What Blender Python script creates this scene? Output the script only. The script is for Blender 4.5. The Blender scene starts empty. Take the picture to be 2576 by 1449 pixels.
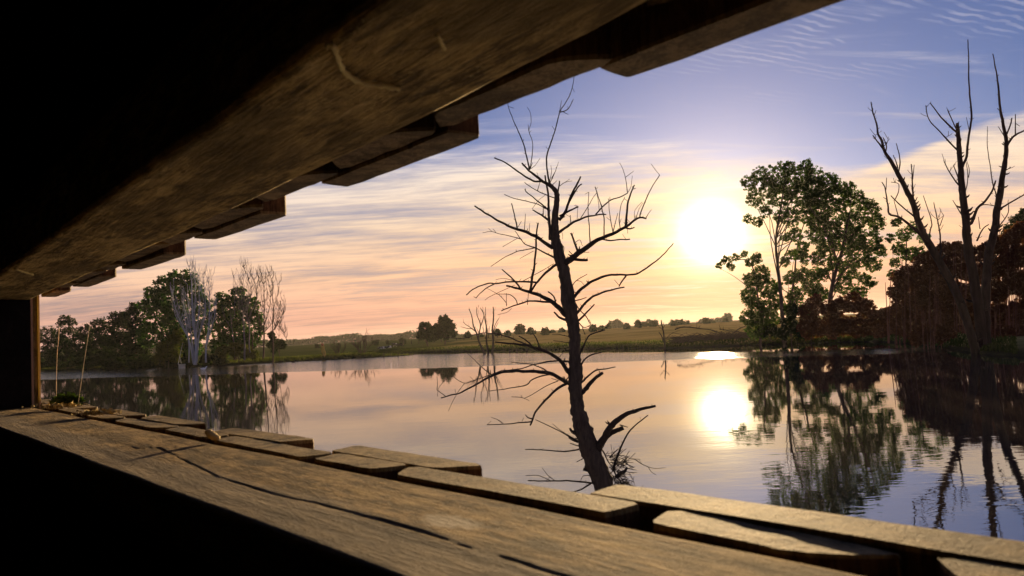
import bpy, math, random
import numpy as np
from mathutils import Vector, Matrix, noise as mnoise

# ---------------------------------------------------------------- camera, sky, sun, exposure
SC = bpy.context.scene
COL = SC.collection
random.seed(7)
RNG = np.random.default_rng(7)

EYE = 2.6                       # eye height above the water (z = 0)
FPX = 1860.0                    # focal length in units of a 2576 px wide picture
ROLL = math.radians(3.1)
PITCH = math.atan(113.5 * math.cos(ROLL) / FPX)
CF = Vector((0, math.cos(PITCH), math.sin(PITCH)))
_u0 = Vector((0, -math.sin(PITCH), math.cos(PITCH)))
_r0 = Vector((1, 0, 0))
CR = _r0 * math.cos(ROLL) - _u0 * math.sin(ROLL)
CU = _r0 * math.sin(ROLL) + _u0 * math.cos(ROLL)
EYEV = Vector((0, 0, EYE))

cam_data = bpy.data.cameras.new('camera')
cam = bpy.data.objects.new('camera', cam_data)
COL.objects.link(cam)
m = Matrix((CR, CU, -CF)).transposed().to_4x4()
m.translation = EYEV
cam.matrix_world = m
cam_data.sensor_width = 36.0
cam_data.lens = 36.0 * FPX / 2576.0
cam_data.clip_start = 0.01
cam_data.clip_end = 6000.0
cam_data.dof.use_dof = True
cam_data.dof.focus_distance = 13.0
cam_data.dof.aperture_fstop = 19.0
SC.camera = cam

SUN_AZ, SUN_EL = math.radians(15.4), math.radians(6.7)
SUND = Vector((math.sin(SUN_AZ) * math.cos(SUN_EL), math.cos(SUN_AZ) * math.cos(SUN_EL), math.sin(SUN_EL)))
sl = bpy.data.lights.new('sun', 'SUN')
sl.energy = 5.0
sl.angle = math.radians(0.53)
sl.color = (1.0, 0.70, 0.36)
so = bpy.data.objects.new('sun', sl)
COL.objects.link(so)
so.rotation_euler = SUND.to_track_quat('Z', 'Y').to_euler()
so.location = (30, 110, 40)

SC.view_settings.view_transform = 'Standard'
SC.view_settings.look = 'None'
SC.view_settings.exposure = 0.9
SC.view_settings.gamma = 1.0
SC.view_settings.use_curve_mapping = False
cy = SC.cycles
cy.use_denoising = True
cy.use_adaptive_sampling = True
cy.adaptive_threshold = 0.02
try:
    cy.denoiser = 'OPENIMAGEDENOISE'
except Exception:
    pass
cy.max_bounces = 6
cy.diffuse_bounces = 3
cy.glossy_bounces = 3
cy.transmission_bounces = 4
cy.transparent_max_bounces = 8
cy.volume_bounces = 0
cy.sample_clamp_indirect = 12.0
cy.blur_glossy = 1.5
cy.caustics_reflective = True


class NT:
    """small helper to write node trees"""
    def __init__(self, tree):
        self.t = tree
        self.n = tree.nodes
        self.n.clear()

    def node(self, typ, **kw):
        nd = self.n.new(typ)
        ins = kw.pop('ins', {})
        for k, v in kw.items():
            setattr(nd, k, v)
        for k, v in ins.items():
            self.put(nd.inputs[k], v)
        return nd

    def put(self, sock, v):
        if isinstance(v, bpy.types.NodeSocket):
            self.t.links.new(v, sock)
        elif isinstance(v, (tuple, list)) and len(v) == 3 and sock.type == 'RGBA':
            sock.default_value = (*v, 1)
        else:
            sock.default_value = v

    def math(self, op, a, b=None, c=None, clamp=False):
        nd = self.n.new('ShaderNodeMath')
        nd.operation = op
        nd.use_clamp = clamp
        self.put(nd.inputs[0], a)
        if b is not None:
            self.put(nd.inputs[1], b)
        if c is not None:
            self.put(nd.inputs[2], c)
        return nd.outputs[0]

    def mix(self, f, a, b, mode='MIX', clamp=True):
        nd = self.n.new('ShaderNodeMix')
        nd.data_type = 'RGBA'
        nd.blend_type = mode
        nd.clamp_factor = clamp
        self.put(nd.inputs[0], f)
        self.put(nd.inputs[6], a)
        self.put(nd.inputs[7], b)
        return nd.outputs[2]

    def ramp(self, f, stops, interp='LINEAR'):
        nd = self.n.new('ShaderNodeValToRGB')
        nd.color_ramp.interpolation = interp
        el = nd.color_ramp.elements
        while len(el) > 1:
            el.remove(el[-1])
        for i, (p, c) in enumerate(stops):
            e = el[0] if i == 0 else el.new(p)
            e.position = p
            if not isinstance(c, (tuple, list)):
                c = (c, c, c)
            e.color = (*c, 1)
        self.put(nd.inputs[0], f)
        return nd.outputs[0]

    def maprange(self, v, a, b, c=0.0, d=1.0, smooth=False):
        nd = self.n.new('ShaderNodeMapRange')
        nd.interpolation_type = 'SMOOTHSTEP' if smooth else 'LINEAR'
        for i, x in enumerate((v, a, b, c, d)):
            self.put(nd.inputs[i], x)
        return nd.outputs[0]

    def noise(self, vec, scale=5, detail=3, rough=0.5, dist=0.0):
        nd = self.n.new('ShaderNodeTexNoise')
        self.put(nd.inputs['Vector'], vec)
        self.put(nd.inputs['Scale'], scale)
        self.put(nd.inputs['Detail'], detail)
        self.put(nd.inputs['Roughness'], rough)
        self.put(nd.inputs['Distortion'], dist)
        return nd.outputs[0]

    def mapping(self, vec, loc=(0, 0, 0), rot=(0, 0, 0), scale=(1, 1, 1)):
        nd = self.n.new('ShaderNodeMapping')
        self.put(nd.inputs[0], vec)
        nd.inputs[1].default_value = loc
        nd.inputs[2].default_value = rot
        nd.inputs[3].default_value = scale
        return nd.outputs[0]

    def combine(self, x, y, z):
        nd = self.n.new('ShaderNodeCombineXYZ')
        for i, v in enumerate((x, y, z)):
            self.put(nd.inputs[i], v)
        return nd.outputs[0]


def build_world():
    w = bpy.data.worlds.new('World')
    SC.world = w
    w.use_nodes = True
    T = NT(w.node_tree)
    tc = T.node('ShaderNodeTexCoord').outputs['Generated']
    sep = T.node('ShaderNodeSeparateXYZ', ins={0: tc})
    X, Y, Z = sep.outputs
    hor = T.math('SQRT', T.math('ADD', T.math('MULTIPLY', X, X), T.math('MULTIPLY', Y, Y)))
    e = T.math('DIVIDE', Z, T.math('MAXIMUM', hor, 0.001))          # tangent of the elevation
    az = T.math('ARCTAN2', X, Y)
    # clear air: the physical sky
    sky = T.node('ShaderNodeTexSky')
    sky.sky_type = 'NISHITA'
    sky.sun_disc = False
    sky.sun_elevation = SUN_EL
    sky.sun_rotation = SUN_AZ
    sky.air_density = 1.0
    sky.dust_density = 0.6
    sky.ozone_density = 2.5
    clear = T.mix(1.0, sky.outputs[0], (0.44, 0.49, 0.84), 'MULTIPLY')
    # angle from the sun
    dt = T.node('ShaderNodeVectorMath', operation='DOT_PRODUCT', ins={0: tc, 1: tuple(SUND)}).outputs['Value']
    th = T.math('ARCCOSINE', T.math('MINIMUM', dt, 0.999999))
    thd = T.math('MULTIPLY', th, 180 / math.pi)
    # cloud layer, mapped on a plane overhead
    zz = T.math('ADD', T.math('MAXIMUM', Z, 0.0), 0.10)
    px = T.math('DIVIDE', X, zz)
    py = T.math('DIVIDE', Y, zz)
    pv = T.combine(px, py, 0.0)
    warp = T.noise(pv, 0.7, 2, 0.5)
    pvw = T.combine(T.math('ADD', px, T.math('MULTIPLY', warp, 0.7)), T.math('ADD', py, T.math('MULTIPLY', warp, 0.35)), 0.0)
    stre = T.noise(T.mapping(pvw, rot=(0, 0, math.radians(-14)), scale=(0.50, 1.7, 1)), 1.5, 6, 0.64, 0.15)
    strf = T.noise(T.mapping(pvw, rot=(0, 0, math.radians(-24)), scale=(0.7, 3.6, 1)), 3.0, 6, 0.68, 0.15)
    big = T.noise(T.mapping(pv, rot=(0, 0, math.radians(-10)), scale=(0.30, 0.9, 1)), 1.1, 3, 0.5, 0.3)
    # edge of the sheet by azimuth
    azn = T.maprange(az, -math.pi, math.pi)
    def A(d):
        return (math.radians(d) + math.pi) / (2 * math.pi)
    bnd = T.ramp(azn, [(0.0, 0.30), (A(-60), 0.30), (A(-25), 0.285), (A(-8), 0.262), (A(4), 0.252), (A(12), 0.232), (A(20), 0.198),
                       (A(25), 0.176), (A(35), 0.214), (A(50), 0.27), (A(90), 0.30), (1.0, 0.30)], 'EASE')
    soft = T.maprange(az, math.radians(16), math.radians(27), 0.062, 0.011)
    wob = T.math('MULTIPLY', T.math('ADD', T.math('MULTIPLY', T.math('SUBTRACT', stre, 0.5), 1.6),
                                   T.math('MULTIPLY', T.math('SUBTRACT', strf, 0.5), 0.9)), soft)
    dd = T.math('SUBTRACT', T.math('ADD', bnd, wob), e)
    cov = T.math('SMOOTH_MAX', 0.0, T.maprange(T.math('DIVIDE', dd, soft), -0.35, 0.75, smooth=True), 0.01)
    # thin sheet: streaks let the blue through
    thin = T.maprange(T.math('ADD', T.math('MULTIPLY', stre, 0.62), T.math('MULTIPLY', strf, 0.38)), 0.33, 0.60, 0.48, 1.0, smooth=True)
    low = T.maprange(e, 0.0, 0.20, 0.25, 0.0)
    op = T.math('MULTIPLY', cov, T.math('MINIMUM', T.math('ADD', thin, low), 1.0))
    # wisps in the clear part and ripple cirrus higher up
    wisp = T.maprange(T.noise(T.mapping(pvw, rot=(0, 0, math.radians(-30)), scale=(0.5, 2.4, 1)), 2.2, 6, 0.62, 0.8), 0.52, 0.80, 0.0, 0.32, smooth=True)
    wv = T.node('ShaderNodeTexWave', wave_type='BANDS', bands_direction='Y', wave_profile='SIN')
    T.put(wv.inputs['Vector'], T.mapping(pvw, rot=(0, 0, math.radians(-20)), scale=(1, 1, 1)))
    wv.inputs['Scale'].default_value = 11.0
    wv.inputs['Distortion'].default_value = 4.5
    wv.inputs['Detail'].default_value = 2.0
    wv.inputs['Detail Scale'].default_value = 1.2
    rmask = T.math('MULTIPLY', T.maprange(T.noise(T.mapping(pv, scale=(1.0, 1.6, 1)), 2.6, 3, 0.6), 0.45, 0.64, smooth=True), T.math('MULTIPLY', T.maprange(e, 0.26, 0.34, smooth=True), T.maprange(az, 0.10, 0.42, smooth=True)))
    rip = T.math('MULTIPLY', T.maprange(wv.outputs['Fac'], 0.35, 1.0, 0.0, 0.26, smooth=True), rmask)
    op = T.math('MAXIMUM', op, T.math('MAXIMUM', wisp, rip))
    ccol = T.ramp(T.maprange(e, 0.0, 0.36), [(0.0, (0.72, 0.35, 0.25)), (0.10, (0.84, 0.43, 0.29)), (0.25, (0.92, 0.56, 0.36)),
                                             (0.42, (0.84, 0.62, 0.47)), (0.60, (0.82, 0.69, 0.62)), (0.75, (0.82, 0.75, 0.78)), (1.0, (0.76, 0.74, 0.86))])
    mauve = T.ramp(T.maprange(e, 0.0, 0.30), [(0.0, (0.48, 0.26, 0.24)), (0.35, (0.52, 0.36, 0.32)), (0.6, (0.40, 0.35, 0.42)), (1.0, (0.34, 0.34, 0.52))])
    trough = T.maprange(T.math('ADD', T.math('MULTIPLY', stre, 0.5), T.math('MULTIPLY', T.math('ADD', big, strf), 0.25)), 0.36, 0.56, 0.60, 0.0, smooth=True)
    ccol = T.mix(trough, ccol, mauve)
    # thick and thin streaks within the sheet, warmer and brighter towards the sun
    shade = T.math('ADD', T.maprange(T.math('ADD', T.math('MULTIPLY', stre, 0.6), T.math('MULTIPLY', big, 0.4)), 0.30, 0.68, 0.84, 1.10, smooth=True),
                   T.math('MULTIPLY', T.math('SUBTRACT', strf, 0.5), 0.14))
    side = T.ramp(T.maprange(thd, 0, 80), [(0.0, (1.12, 1.02, 0.80)), (0.25, (1.02, 1.0, 0.92)), (0.5, (0.93, 0.97, 1.0)), (0.75, (0.78, 0.88, 1.0)), (1.0, (0.60, 0.70, 0.85))])
    cl = T.mix(1.0, ccol, side, 'MULTIPLY')
    cl = T.mix(1.0, cl, T.combine(shade, shade, shade), 'MULTIPLY')
    cl = T.mix(1.0, cl, (10.0, 10.0, 10.0), 'MULTIPLY')
    col = T.mix(op, clear, cl)
    # the sun and its aureole in the thin cloud
    def gl(amp, width, p):
        x = T.math('POWER', T.math('DIVIDE', thd, width), p)
        return T.math('MULTIPLY', T.math('EXPONENT', T.math('MULTIPLY', x, -1.0)), amp)
    g1 = gl(330.0, 0.60, 1.0)
    g2 = gl(7.5, 3.0, 1.5)
    g3 = gl(3.8, 7.0, 1.2)
    veil = T.math('ADD', 0.72, T.math('MULTIPLY', T.math('SUBTRACT', strf, 0.25), 0.7))
    glow = T.mix(1.0, (1.0, 0.84, 0.52), T.combine(*[T.math('MULTIPLY', T.math('ADD', g1, g2), veil)] * 3), 'MULTIPLY')
    glow2 = T.mix(1.0, (1.0, 0.60, 0.18), T.combine(g3, g3, g3), 'MULTIPLY')
    col = T.mix(1.0, col, glow, 'ADD')
    col = T.mix(1.0, col, glow2, 'ADD')
    bg = T.node('ShaderNodeBackground', ins={0: col, 1: 0.06})
    out = T.node('ShaderNodeOutputWorld')
    T.t.links.new(bg.outputs[0], out.inputs[0])
    w.cycles.sampling_method = 'MANUAL'
    w.cycles.sample_map_resolution = 1024


build_world()

# ---------------------------------------------------------------- geometry helpers

def ray(x, y):
    return CF + CR * ((x - 1288.0) / FPX) + CU * ((724.5 - y) / FPX)


def at(x, y, Y):
    """point of the place seen at picture position x, y and standing Y metres ahead"""
    d = ray(x, y)
    return EYEV + d * (Y / d.y)


def on_z(x, y, z=0.0):
    d = ray(x, y)
    return EYEV + d * ((z - EYE) / d.z)


def catmull(P, n):
    P = np.asarray(P, float)
    if len(P) < 3 or n < 2:
        return P
    Q = np.vstack([2 * P[0] - P[1], P, 2 * P[-1] - P[-2]])
    out = []
    t = np.linspace(0, 1, n, endpoint=False)[:, None]
    for i in range(len(P) - 1):
        p0, p1, p2, p3 = Q[i:i + 4]
        out.append(0.5 * (2 * p1 + (p2 - p0) * t + (2 * p0 - 5 * p1 + 4 * p2 - p3) * t ** 2 + (3 * p1 - p0 - 3 * p2 + p3) * t ** 3))
    out.append(P[-1:])
    return np.vstack(out)


class MB:
    def __init__(self):
        self.v = []
        self.f = []
        self.n = 0

    def add(self, verts, faces):
        b = self.n
        self.v.extend([tuple(map(float, p)) for p in verts])
        self.f.extend([tuple(i + b for i in f) for f in faces])
        self.n += len(verts)
        return self

    def box(self, c, s, rotz=0.0):
        cx, cy_, cz = c
        hx, hy, hz = s[0] / 2, s[1] / 2, s[2] / 2
        co, si = math.cos(rotz), math.sin(rotz)
        vs = []
        for dz in (-hz, hz):
            for dx, dy in ((-hx, -hy), (hx, -hy), (hx, hy), (-hx, hy)):
                vs.append((cx + dx * co - dy * si, cy_ + dx * si + dy * co, cz + dz))
        return self.add(vs, [(3, 2, 1, 0), (4, 5, 6, 7), (0, 1, 5, 4), (1, 2, 6, 5), (2, 3, 7, 6), (3, 0, 4, 7)])

    def tube(self, pts, rad, sides=6, rough=0.0, cap=True, seed=0):
        pts = np.asarray(pts, float)
        n = len(pts)
        rad = np.asarray(rad, float)
        tan = np.gradient(pts, axis=0)
        tan /= np.maximum(np.linalg.norm(tan, axis=1)[:, None], 1e-9)
        ref = np.array([0.31, 0.87, 0.38])
        if abs(ref @ tan[0]) > 0.9:
            ref = np.array([1.0, 0, 0.2])
        N = np.cross(tan[0], ref)
        N /= np.linalg.norm(N)
        rs = np.random.default_rng(seed)
        vs = []
        for i in range(n):
            N = N - tan[i] * (N @ tan[i])
            N /= max(np.linalg.norm(N), 1e-9)
            B = np.cross(tan[i], N)
            for k in range(sides):
                a = 2 * math.pi * k / sides
                r = rad[i] * (1 + rough * rs.normal()) if rough else rad[i]
                vs.append(pts[i] + (N * math.cos(a) + B * math.sin(a)) * r)
        fs = []
        for i in range(n - 1):
            for k in range(sides):
                a, b = i * sides + k, i * sides + (k + 1) % sides
                fs.append((a, b, b + sides, a + sides))
        if cap:
            fs.append(tuple(range(sides))[::-1])
            fs.append(tuple((n - 1) * sides + k for k in range(sides)))
        return self.add(vs, fs)

    def build(self, name, mat, parent=None, smooth=False):
        me = bpy.data.meshes.new(name)
        me.from_pydata(self.v, [], self.f)
        me.materials.append(mat)
        if smooth:
            me.polygons.foreach_set('use_smooth', [True] * len(me.polygons))
        me.update()
        o = bpy.data.objects.new(name, me)
        COL.objects.link(o)
        if parent:
            o.parent = parent
        return o


def quads_obj(name, V, mat, parent=None):
    """V: (N,4,3) array of quads as one mesh"""
    N = len(V)
    me = bpy.data.meshes.new(name)
    me.vertices.add(N * 4)
    me.vertices.foreach_set('co', V.reshape(-1).astype(np.float32))
    me.loops.add(N * 4)
    me.loops.foreach_set('vertex_index', np.arange(N * 4, dtype=np.int32))
    me.polygons.add(N)
    me.polygons.foreach_set('loop_start', np.arange(0, N * 4, 4, dtype=np.int32))
    me.materials.append(mat)
    me.update(calc_edges=True)
    o = bpy.data.objects.new(name, me)
    COL.objects.link(o)
    if parent:
        o.parent = parent
    return o


def leaf_quads(C, size, rng=None):
    rng = rng or RNG
    N = len(C)
    d = rng.normal(size=(N, 3))
    d /= np.linalg.norm(d, axis=1)[:, None]
    e = rng.normal(size=(N, 3))
    e -= d * np.sum(d * e, axis=1)[:, None]
    e /= np.linalg.norm(e, axis=1)[:, None]
    s = (size * rng.uniform(0.6, 1.35, N))[:, None]
    w = s * 0.42
    bend = np.cross(d, e) * s * 0.12
    V = np.stack([C - d * s * 0.5, C + e * w - d * s * 0.05 + bend, C + d * s * 0.55, C - e * w - d * s * 0.05 + bend], axis=1)
    return V


def tag(o, label=None, cat=None, group=None, kind=None):
    if label:
        o['label'] = label
    if cat:
        o['category'] = cat
    if group:
        o['group'] = group
    if kind:
        o['kind'] = kind
    return o


def empty(name, loc, rz=0.0):
    o = bpy.data.objects.new(name, None)
    COL.objects.link(o)
    o.location = loc
    o.rotation_euler = (0, 0, rz)
    o.empty_display_size = 0.3
    return o

# ---------------------------------------------------------------- materials

def material(name):
    mt = bpy.data.materials.new(name)
    mt.use_nodes = True
    T = NT(mt.node_tree)
    out = T.node('ShaderNodeOutputMaterial')
    return mt, T, out


def simple_mat(name, col, rough=0.8, var=0.25, scale=6.0, bump=0.2, spec=0.06, dark=None, stretch=(1, 1, 1)):
    mt, T, out = material(name)
    tc = T.node('ShaderNodeTexCoord').outputs['Object']
    v = T.mapping(tc, scale=stretch)
    n = T.noise(v, scale, 5, 0.6)
    c = T.mix(T.maprange(n, 0.3, 0.7), dark or tuple(x * (1 - var) for x in col), tuple(min(1, x * (1 + var)) for x in col))
    b = T.node('ShaderNodeBsdfPrincipled', ins={'Base Color': c, 'Roughness': rough, 'Specular IOR Level': spec})
    if bump:
        bp = T.node('ShaderNodeBump', ins={'Strength': bump, 'Distance': 0.02, 'Height': n})
        T.put(b.inputs['Normal'], bp.outputs[0])
    T.put(out.inputs[0], b.outputs[0])
    return mt


def leaf_mat(name, c1, c2, trans=0.35, scale=0.6):
    mt, T, out = material(name)
    geo = T.node('ShaderNodeNewGeometry')
    n = T.noise(geo.outputs['Position'], scale, 3, 0.6)
    r = T.math('ADD', T.math('MULTIPLY', n, 0.9), T.math('MULTIPLY', geo.outputs['Random Per Island'], 0.5))
    c = T.mix(T.maprange(r, 0.4, 0.95), c1, c2)
    d = T.node('ShaderNodeBsdfDiffuse', ins={0: c})
    t = T.node('ShaderNodeBsdfTranslucent', ins={0: T.mix(1.0, c, (1.05, 1.45, 0.55), 'MULTIPLY')})
    mx = T.node('ShaderNodeMixShader', ins={0: trans})
    T.put(mx.inputs[1], d.outputs[0])
    T.put(mx.inputs[2], t.outputs[0])
    T.put(out.inputs[0], mx.outputs[0])
    return mt


def wood_mat(name, c_dark, c_mid, c_light, axis='X', fine=1.0, rough=0.75, bump=0.5, grey=None, knots=()):
    mt, T, out = material(name)
    tc = T.node('ShaderNodeTexCoord').outputs['Object']
    st = {'X': (0.24, 1, 1), 'Z': (1, 1, 0.24)}[axis]
    v = T.mapping(tc, scale=st)
    v2 = T.mapping(tc, scale={'X': (0.07, 1, 1), 'Z': (1, 1, 0.07)}[axis])
    grain = T.noise(v, 170 * fine, 6, 0.7, 0.5)
    fibre = T.noise(v2, 420 * fine, 4, 0.7, 0.3)
    band = T.noise(v, 34 * fine, 4, 0.55, 1.2)
    blot = T.noise(T.mapping(tc, scale={'X': (0.6, 1, 1), 'Z': (1, 1, 0.6)}[axis]), 34 * fine, 6, 0.75, 0.4)
    speck = T.noise(tc, 210 * fine, 4, 0.75)
    patch = T.noise(T.mapping(tc, scale={'X': (0.5, 1, 1), 'Z': (1, 1, 0.5)}[axis]), 60 * fine, 5, 0.7)
    f = T.math('ADD', T.math('ADD', T.math('MULTIPLY', grain, 0.24), T.math('MULTIPLY', fibre, 0.22)), T.math('ADD', T.math('MULTIPLY', band, 0.20), T.math('MULTIPLY', blot, 0.34)))
    c = T.ramp(f, [(0.39, tuple(x * 0.55 for x in c_dark)), (0.45, c_dark), (0.51, c_mid), (0.60, c_light)])
    c = T.mix(T.maprange(patch, 0.52, 0.66, 0, 0.65, smooth=True), c, tuple(x * 0.32 for x in c_mid))
    c = T.mix(T.maprange(speck, 0.58, 0.72, 0, 0.45, smooth=True), c, tuple(min(1, x * 1.35) for x in c_light))
    c = T.mix(T.maprange(speck, 0.42, 0.28, 0, 0.6, smooth=True), c, tuple(x * 0.25 for x in c_mid))
    stain = T.noise(T.mapping(tc, scale={'X': (0.35, 1, 1), 'Z': (1, 1, 0.35)}[axis]), 13 * fine, 5, 0.72, 0.8)
    c = T.mix(T.maprange(stain, 0.46, 0.62, 0, 0.75, smooth=True), c, tuple(x * 0.30 for x in c_mid))
    h = T.math('ADD', T.math('ADD', T.math('MULTIPLY', grain, 0.6), T.math('MULTIPLY', fibre, 0.6)), T.math('ADD', T.math('MULTIPLY', patch, -0.5), T.math('MULTIPLY', speck, 0.35)))
    if grey:
        pos, wid, gcol = grey
        sy = T.node('ShaderNodeSeparateXYZ', ins={0: tc})
        yy = T.math('ADD', sy.outputs[1], T.math('MULTIPLY', T.math('SUBTRACT', T.noise(T.mapping(tc, scale=(0.3, 1, 1)), 16, 4, 0.6), 0.5), 0.06))
        mk = T.maprange(yy, pos - wid, pos + wid, 1.0, 0.0, smooth=True)
        c = T.mix(T.math('MULTIPLY', mk, 0.75), c, T.mix(T.maprange(f, 0.35, 0.62), tuple(x * 0.55 for x in gcol), gcol))
    for (kp, kr, kc) in knots:
        dv = T.node('ShaderNodeVectorMath', operation='DISTANCE', ins={0: T.mapping(tc, scale=(0.55, 1, 1)), 1: (kp[0] * 0.55, kp[1], kp[2])}).outputs['Value']
        dn = T.math('ADD', dv, T.math('MULTIPLY', T.math('SUBTRACT', T.noise(tc, 90, 4, 0.7), 0.5), kr * 1.2))
        c = T.mix(T.maprange(dn, kr * 0.35, kr, 0.85, 0.0, smooth=True), c, kc)
    b = T.node('ShaderNodeBsdfPrincipled', ins={'Base Color': c, 'Roughness': rough, 'Specular IOR Level': 0.15})
    bp = T.node('ShaderNodeBump', ins={'Strength': bump, 'Distance': 0.006, 'Height': h})
    T.put(b.inputs['Normal'], bp.outputs[0])
    T.put(out.inputs[0], b.outputs[0])
    return mt


M = {}
M['bark_dark'] = simple_mat('bark_dark', (0.075, 0.055, 0.042), 0.9, 0.45, 22, 0.8, stretch=(1, 1, 0.25))
M['bark_branch'] = simple_mat('bark_branch', (0.045, 0.033, 0.027), 0.85, 0.4, 30, 0.5)
M['bark_red'] = simple_mat('bark_red', (0.20, 0.075, 0.048), 0.9, 0.4, 4, 0.6, stretch=(1, 1, 0.25))
M['bark_deadred'] = simple_mat('bark_deadred', (0.055, 0.030, 0.022), 0.9, 0.5, 5, 0.9, stretch=(1, 1, 0.2))
M['bark_pale'] = simple_mat('bark_pale', (0.40, 0.40, 0.44), 0.9, 0.35, 1.5, 0.5, stretch=(1, 1, 0.3))
M['bark_grey'] = simple_mat('bark_grey', (0.16, 0.14, 0.13), 0.9, 0.35, 1.5, 0.5, stretch=(1, 1, 0.3))
M['bark_brown'] = simple_mat('bark_brown', (0.10, 0.07, 0.05), 0.9, 0.35, 2, 0.5, stretch=(1, 1, 0.3))
M['leaf_poplar'] = leaf_mat('leaf_poplar', (0.040, 0.068, 0.016), (0.105, 0.155, 0.030), 0.52)
M['leaf_dark'] = leaf_mat('leaf_dark', (0.016, 0.024, 0.012), (0.042, 0.058, 0.020), 0.25)
M['leaf_green'] = leaf_mat('leaf_green', (0.028, 0.062, 0.018), (0.075, 0.135, 0.032), 0.35)
M['leaf_yellow'] = leaf_mat('leaf_yellow', (0.055, 0.065, 0.015), (0.14, 0.13, 0.025), 0.30)
M['leaf_flare_red'] = leaf_mat('leaf_flare_red', (0.100, 0.031, 0.021), (0.210, 0.068, 0.036), 0.35)  # red veil of lens flare put into the thicket's leaf colour
M['leaf_far'] = leaf_mat('leaf_far', (0.020, 0.030, 0.016), (0.045, 0.058, 0.024), 0.20, 0.05)
M['leaf_fresh'] = leaf_mat('leaf_fresh', (0.022, 0.036, 0.010), (0.06, 0.085, 0.022), 0.3, 30)
M['grass'] = leaf_mat('grass', (0.045, 0.055, 0.014), (0.12, 0.105, 0.032), 0.35, 0.15)
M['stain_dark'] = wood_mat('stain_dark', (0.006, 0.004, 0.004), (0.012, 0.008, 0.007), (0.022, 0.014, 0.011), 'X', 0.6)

# ---------------------------------------------------------------- terrain and water
SHORE = [(-180, 3.5), (-150, 4.5), (-125, 14), (-100, 50), (-80, 95), (-60, 150), (-45, 185), (-32, 178), (-29.5, 158), (-27, 142), (-24.5, 130), (-21, 122), (-18, 121), (-14, 133), (-8, 136), (-2, 118),
         (3, 104), (9, 90), (12, 83), (15.5, 82), (20, 80), (26, 76), (29, 64), (32, 50), (36, 43), (45, 35), (60, 26), (90, 15), (120, 8), (150, 4.5), (180, 3.5)]
_sa = np.array([s[0] for s in SHORE], float)
_sr = np.array([s[1] for s in SHORE], float)


def nz(x, y, s, o=0.0):
    return mnoise.noise(Vector((x * s + o, y * s - o, o)))


def smooth01(t):
    t = min(1, max(0, t))
    return t * t * (3 - 2 * t)


def ground_h(x, y):
    r = math.hypot(x, y)
    az = math.degrees(math.atan2(x, y))
    sh = float(np.interp(az, _sa, _sr)) + (1.6 * nz(x, y, 0.06, 3.1) + 0.7 * nz(x, y, 0.25, 9.1)) * min(1, r / 60)
    t = r - sh
    if t < 0:
        h = -min(1.3, 0.35 * -t)
    else:
        cap = 2.22 + 0.12 * smooth01((az - 8) / 8) - 0.15 * smooth01((-az - 8) / 12)
        front = smooth01((70 - abs(az)) / 25)
        sl_ = 0.012 if az > -5 else 0.008
        h = 0.55 * (1 - math.exp(-t / 1.6)) + min(cap - 0.55, sl_ * t) * front + 0.5 * (1 - front) * smooth01(t / 10)
        h += 0.10 * nz(x, y, 0.05, 5.0) * min(1, t / 10)
    # mud bar in front of the left field, with the dead bushes
    for (bx, by, ax, ay, hh) in BARS:
        q = ((x - bx) / ax) ** 2 + ((y - by) / ay) ** 2
        if q < 6:
            h = max(h, hh * (1.5 * math.exp(-q) - 0.35) + 0.12 * nz(x, y, 0.5, 2.0))
    return h


_b1 = on_z(868, 903, 0.0)
_b2 = on_z(760, 908, 0.0)
BARS = [(_b1.x, _b1.y + 2, 9.0, 3.2, 0.5), (_b2.x, _b2.y + 3, 8.0, 3.0, 0.35)]


def on_ground(x, y, r0=20.0, r1=900.0):
    d = ray(x, y)
    hd = math.hypot(d.x, d.y)
    prev = None
    r = r0
    while r < r1:
        p = EYEV + d * (r / hd)
        if p.z <= max(0.0, ground_h(p.x, p.y)):
            return p
        prev = p
        r *= 1.006
    return prev


def ground_at(x, Y, ybase=850):
    p = at(x, ybase, Y)
    return Vector((p.x, p.y, max(ground_h(p.x, p.y), -0.6)))


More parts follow.
